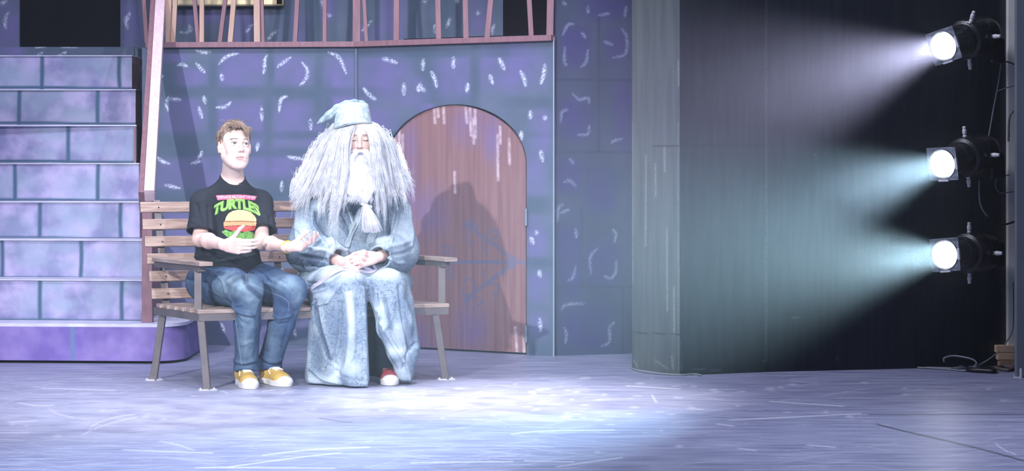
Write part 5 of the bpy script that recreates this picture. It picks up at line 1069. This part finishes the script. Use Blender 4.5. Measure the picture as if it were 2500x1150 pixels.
    for gs, cnt in ((gL, 150), (gR, 125)):
        for ci in range(cnt):
            u = rr.uniform(0, len(gs)-1.001); i_ = int(u); f_ = u-i_; q = gs[i_]*(1-f_)+gs[i_+1]*f_; Yv = np.array(yL[i_])*(1-f_)+np.array(yL[i_+1])*f_
            L = rr.uniform(.70, 1.0) if rr.random() < .75 else rr.uniform(1.0, 1.16); s3 = spline(np.c_[q, Yv], n); tt_ = np.linspace(0, 1, n)*L; base = np.stack([np.interp(np.clip(tt_, 0, 1), np.linspace(0, 1, n), s3[:, k]) for k in range(3)], 1)
            ov = np.maximum(tt_-1, 0)[:, None]; base += ov*(s3[-1]-s3[-3])*n/2.
            cw, cp = rr.uniform(5, 11), rr.uniform(0, 6.28); base[:, 0] += rr.normal(0, 3)+rr.normal(0, 8)*tt_**2+4.0*np.sin(tt_*cw+cp)*tt_; base[:, 1] += rr.normal(0, 10)*tt_**2; base[:, 2] += rr.uniform(-.045, .015)*np.minimum(1, tt_*3+.15)
            for _ in range(42):
                sp = (5.5*(1-tt_)+2.2+2.5*np.abs(np.sin(tt_*3.1+cp)))*1.0; k_ = base.copy(); a_ = rr.uniform(0, 6.28); r_ = rr.uniform(0, 1)**.5
                k_[:, 0] += sp*r_*math.cos(a_)+1.6*np.sin(tt_*rr.uniform(10, 26)+rr.uniform(0, 6))*tt_; k_[:, 2] += sp*.002*r_*math.sin(a_); k_[:, 1] += rr.normal(0, 2)*tt_+rr.normal(0, 6)*tt_**6*2
                m_ = rr.uniform(.82, 1.03); k2 = np.stack([np.interp(np.linspace(0, min(m_, 1), n), np.linspace(0, 1, n), k_[:, c]) for c in range(3)], 1); st.append([P(*b_) for b_ in k2])
    for _ in range(420):                              # flyaway frizz at the silhouette
        sgn = rr.random() < .5; gs = gL[4] if sgn else gR[4]; k = rr.uniform(.5, 4.5); i_ = int(k); p0 = gs[i_]*(1-k+i_)+gs[min(i_+1, 5)]*(k-i_); dx = (-1 if sgn else 1)*rr.uniform(4, 18); c_ = [(p0[0], p0[1]), (p0[0]+dx*.7, p0[1]+rr.normal(0, 8)), (p0[0]+dx, p0[1]+rr.uniform(5, 30)), (p0[0]+dx*rr.uniform(.2, 1), p0[1]+rr.uniform(15, 45))]
        s3 = spline(np.c_[np.array(c_), np.full(4, 11.47)], n); st.append([P(*b_) for b_ in s3])
    part('wig', join((V, Fq), strands(st, .0010, .0003)), M_hairw, t, smooth=True, label='long frizzy white wig spreading over the shoulders')
    Bf = Field(P(830, 520, 11.6)*[1,0,1]+[0,11.1,0], P(930, 345, 11.1)*[1,0,1]+[0,11.55,0], .005)
    Bf.chain([P(878, 385, 11.345), P(878, 420, 11.32), P(878, 455, 11.30), P(886, 492, 11.29)], [.044,.056,.052,.012], .03); Bf.cone(P(858, 378, 11.34), P(902, 378, 11.34), .022, .022, .02)
    Bf.cone(P(888, 500, 11.29), P(905, 505, 11.29), .010, .010, .01)
    V, Fq = Bf.mesh(1); st = []
    for _ in range(2300):
        u = round(rr.uniform(-1, 1)*9)/9+rr.normal(0,.035); x0 = 880+u*25; y0 = 376+abs(u)*-6+rr.uniform(0, 14)
        if abs(u) < .45 and y0 < 381: y0 = 384
        f_ = rr.uniform(.8, 1.0); c_ = [(x0, y0, 11.295+.03*abs(u)), (878+u*38, 412, 11.27+.035*abs(u)), (878+u*38, 448, 11.255+.03*abs(u)), (880+u*26, 476, 11.25+.02*abs(u)), (890+u*5, 496, 11.26)]
        if rr.random() < .25: c_[-1] = (878+u*34, 494+rr.uniform(-6, 10), 11.26)
        s3 = spline(c_, 16); m_ = max(6, int(16*f_)); s3 = np.stack([np.interp(np.linspace(0, f_, 12), np.linspace(0, 1, 16), s3[:, k]) for k in range(3)], 1); tt_ = np.linspace(0, 1, 12)
        s3[:, 0] += 2.6*np.sin(tt_*rr.uniform(5, 12)+rr.uniform(0, 6))*tt_; s3[:, 2] += rr.uniform(-.012, .01); st.append([P(*b_) for b_ in s3])
    for _ in range(520):                              # tuft below the tie
        u = rr.normal(0, .5); L = rr.uniform(.6, 1.05); s3 = spline([(891+u*3, 497, 11.26), (897+u*9, 515, 11.24), (903+u*16, 540, 11.24), (908+u*20, 540+28*L, 11.25)], 12); s3[:, 2] += rr.uniform(-.01, .012); st.append([P(*b_) for b_ in s3])
    for _ in range(520):                              # moustache, parted in the middle
        s_ = rr.choice([-1, 1]); x0 = 881+s_*rr.uniform(0, 20); s3 = spline([(x0, 367+rr.uniform(-2, 4), 11.262+.002*abs(x0-881)*.6), (881+s_*14+rr.normal(0, 2), 375+rr.normal(0, 2), 11.268), (881+s_*25+rr.normal(0, 3), 392+rr.normal(0, 5), 11.28), (881+s_*27+rr.normal(0, 4), 420+rr.normal(0, 8), 11.27)], 12); st.append([P(*b_) for b_ in s3])
    b_ = part('beard', join((V, Fq), strands(st, .0012, .0005)), M_hairw, t, smooth=True, label='long white beard tied near its end')
    c = P(889, 496, 11.26); part('beard_tie', lathe(c-[0.006,0,.006], (-.4,0,-.9), [(-.008,.011),(-.004,.014),(.004,.014),(.008,.011)], 14, (0,1,0)), mat('hair tie', (.55,.52,.58), rough=.6), b_, smooth=True)
def Vund(nb, ch):
    f = Field(P(835, 580, 11.7)*[1,0,1]+[0,11.30,0], P(905, 440, 11.3)*[1,0,1]+[0,11.62,0], .006)
    f.cone(nb-Z3*.06, ch, .098, .150, .04, flat=((.12,-.99,0), .74)); return f.mesh(1)
wizard()
# ================================================================== stage haze (real scattering volume)
def haze():
    m = bpy.data.materials.new('stage haze'); m.use_nodes = True; nt = m.node_tree; nt.nodes.remove(nt.nodes['Principled BSDF'])
    v = nt.nodes.new('ShaderNodeVolumeScatter'); v.inputs['Density'].default_value = 0.009; v.inputs['Anisotropy'].default_value = 0.72; v.inputs['Color'].default_value = (.86,.93,1,1)
    nt.links.new(v.outputs[0], nt.nodes['Material Output'].inputs['Volume'])
    o = part('stage_haze', (lambda g: (g[0]-np.array([0, 9.5, 0]), g[1]))(cbox(-3.2, 3.6, 7.2, 12.48, 0.012, 3.1)), m, origin=None); o.location = (0, 9.5, 0)
    tag(o, 'thin theatrical haze in the air over the stage that shows the light beams', 'haze', kind='stuff')
haze()
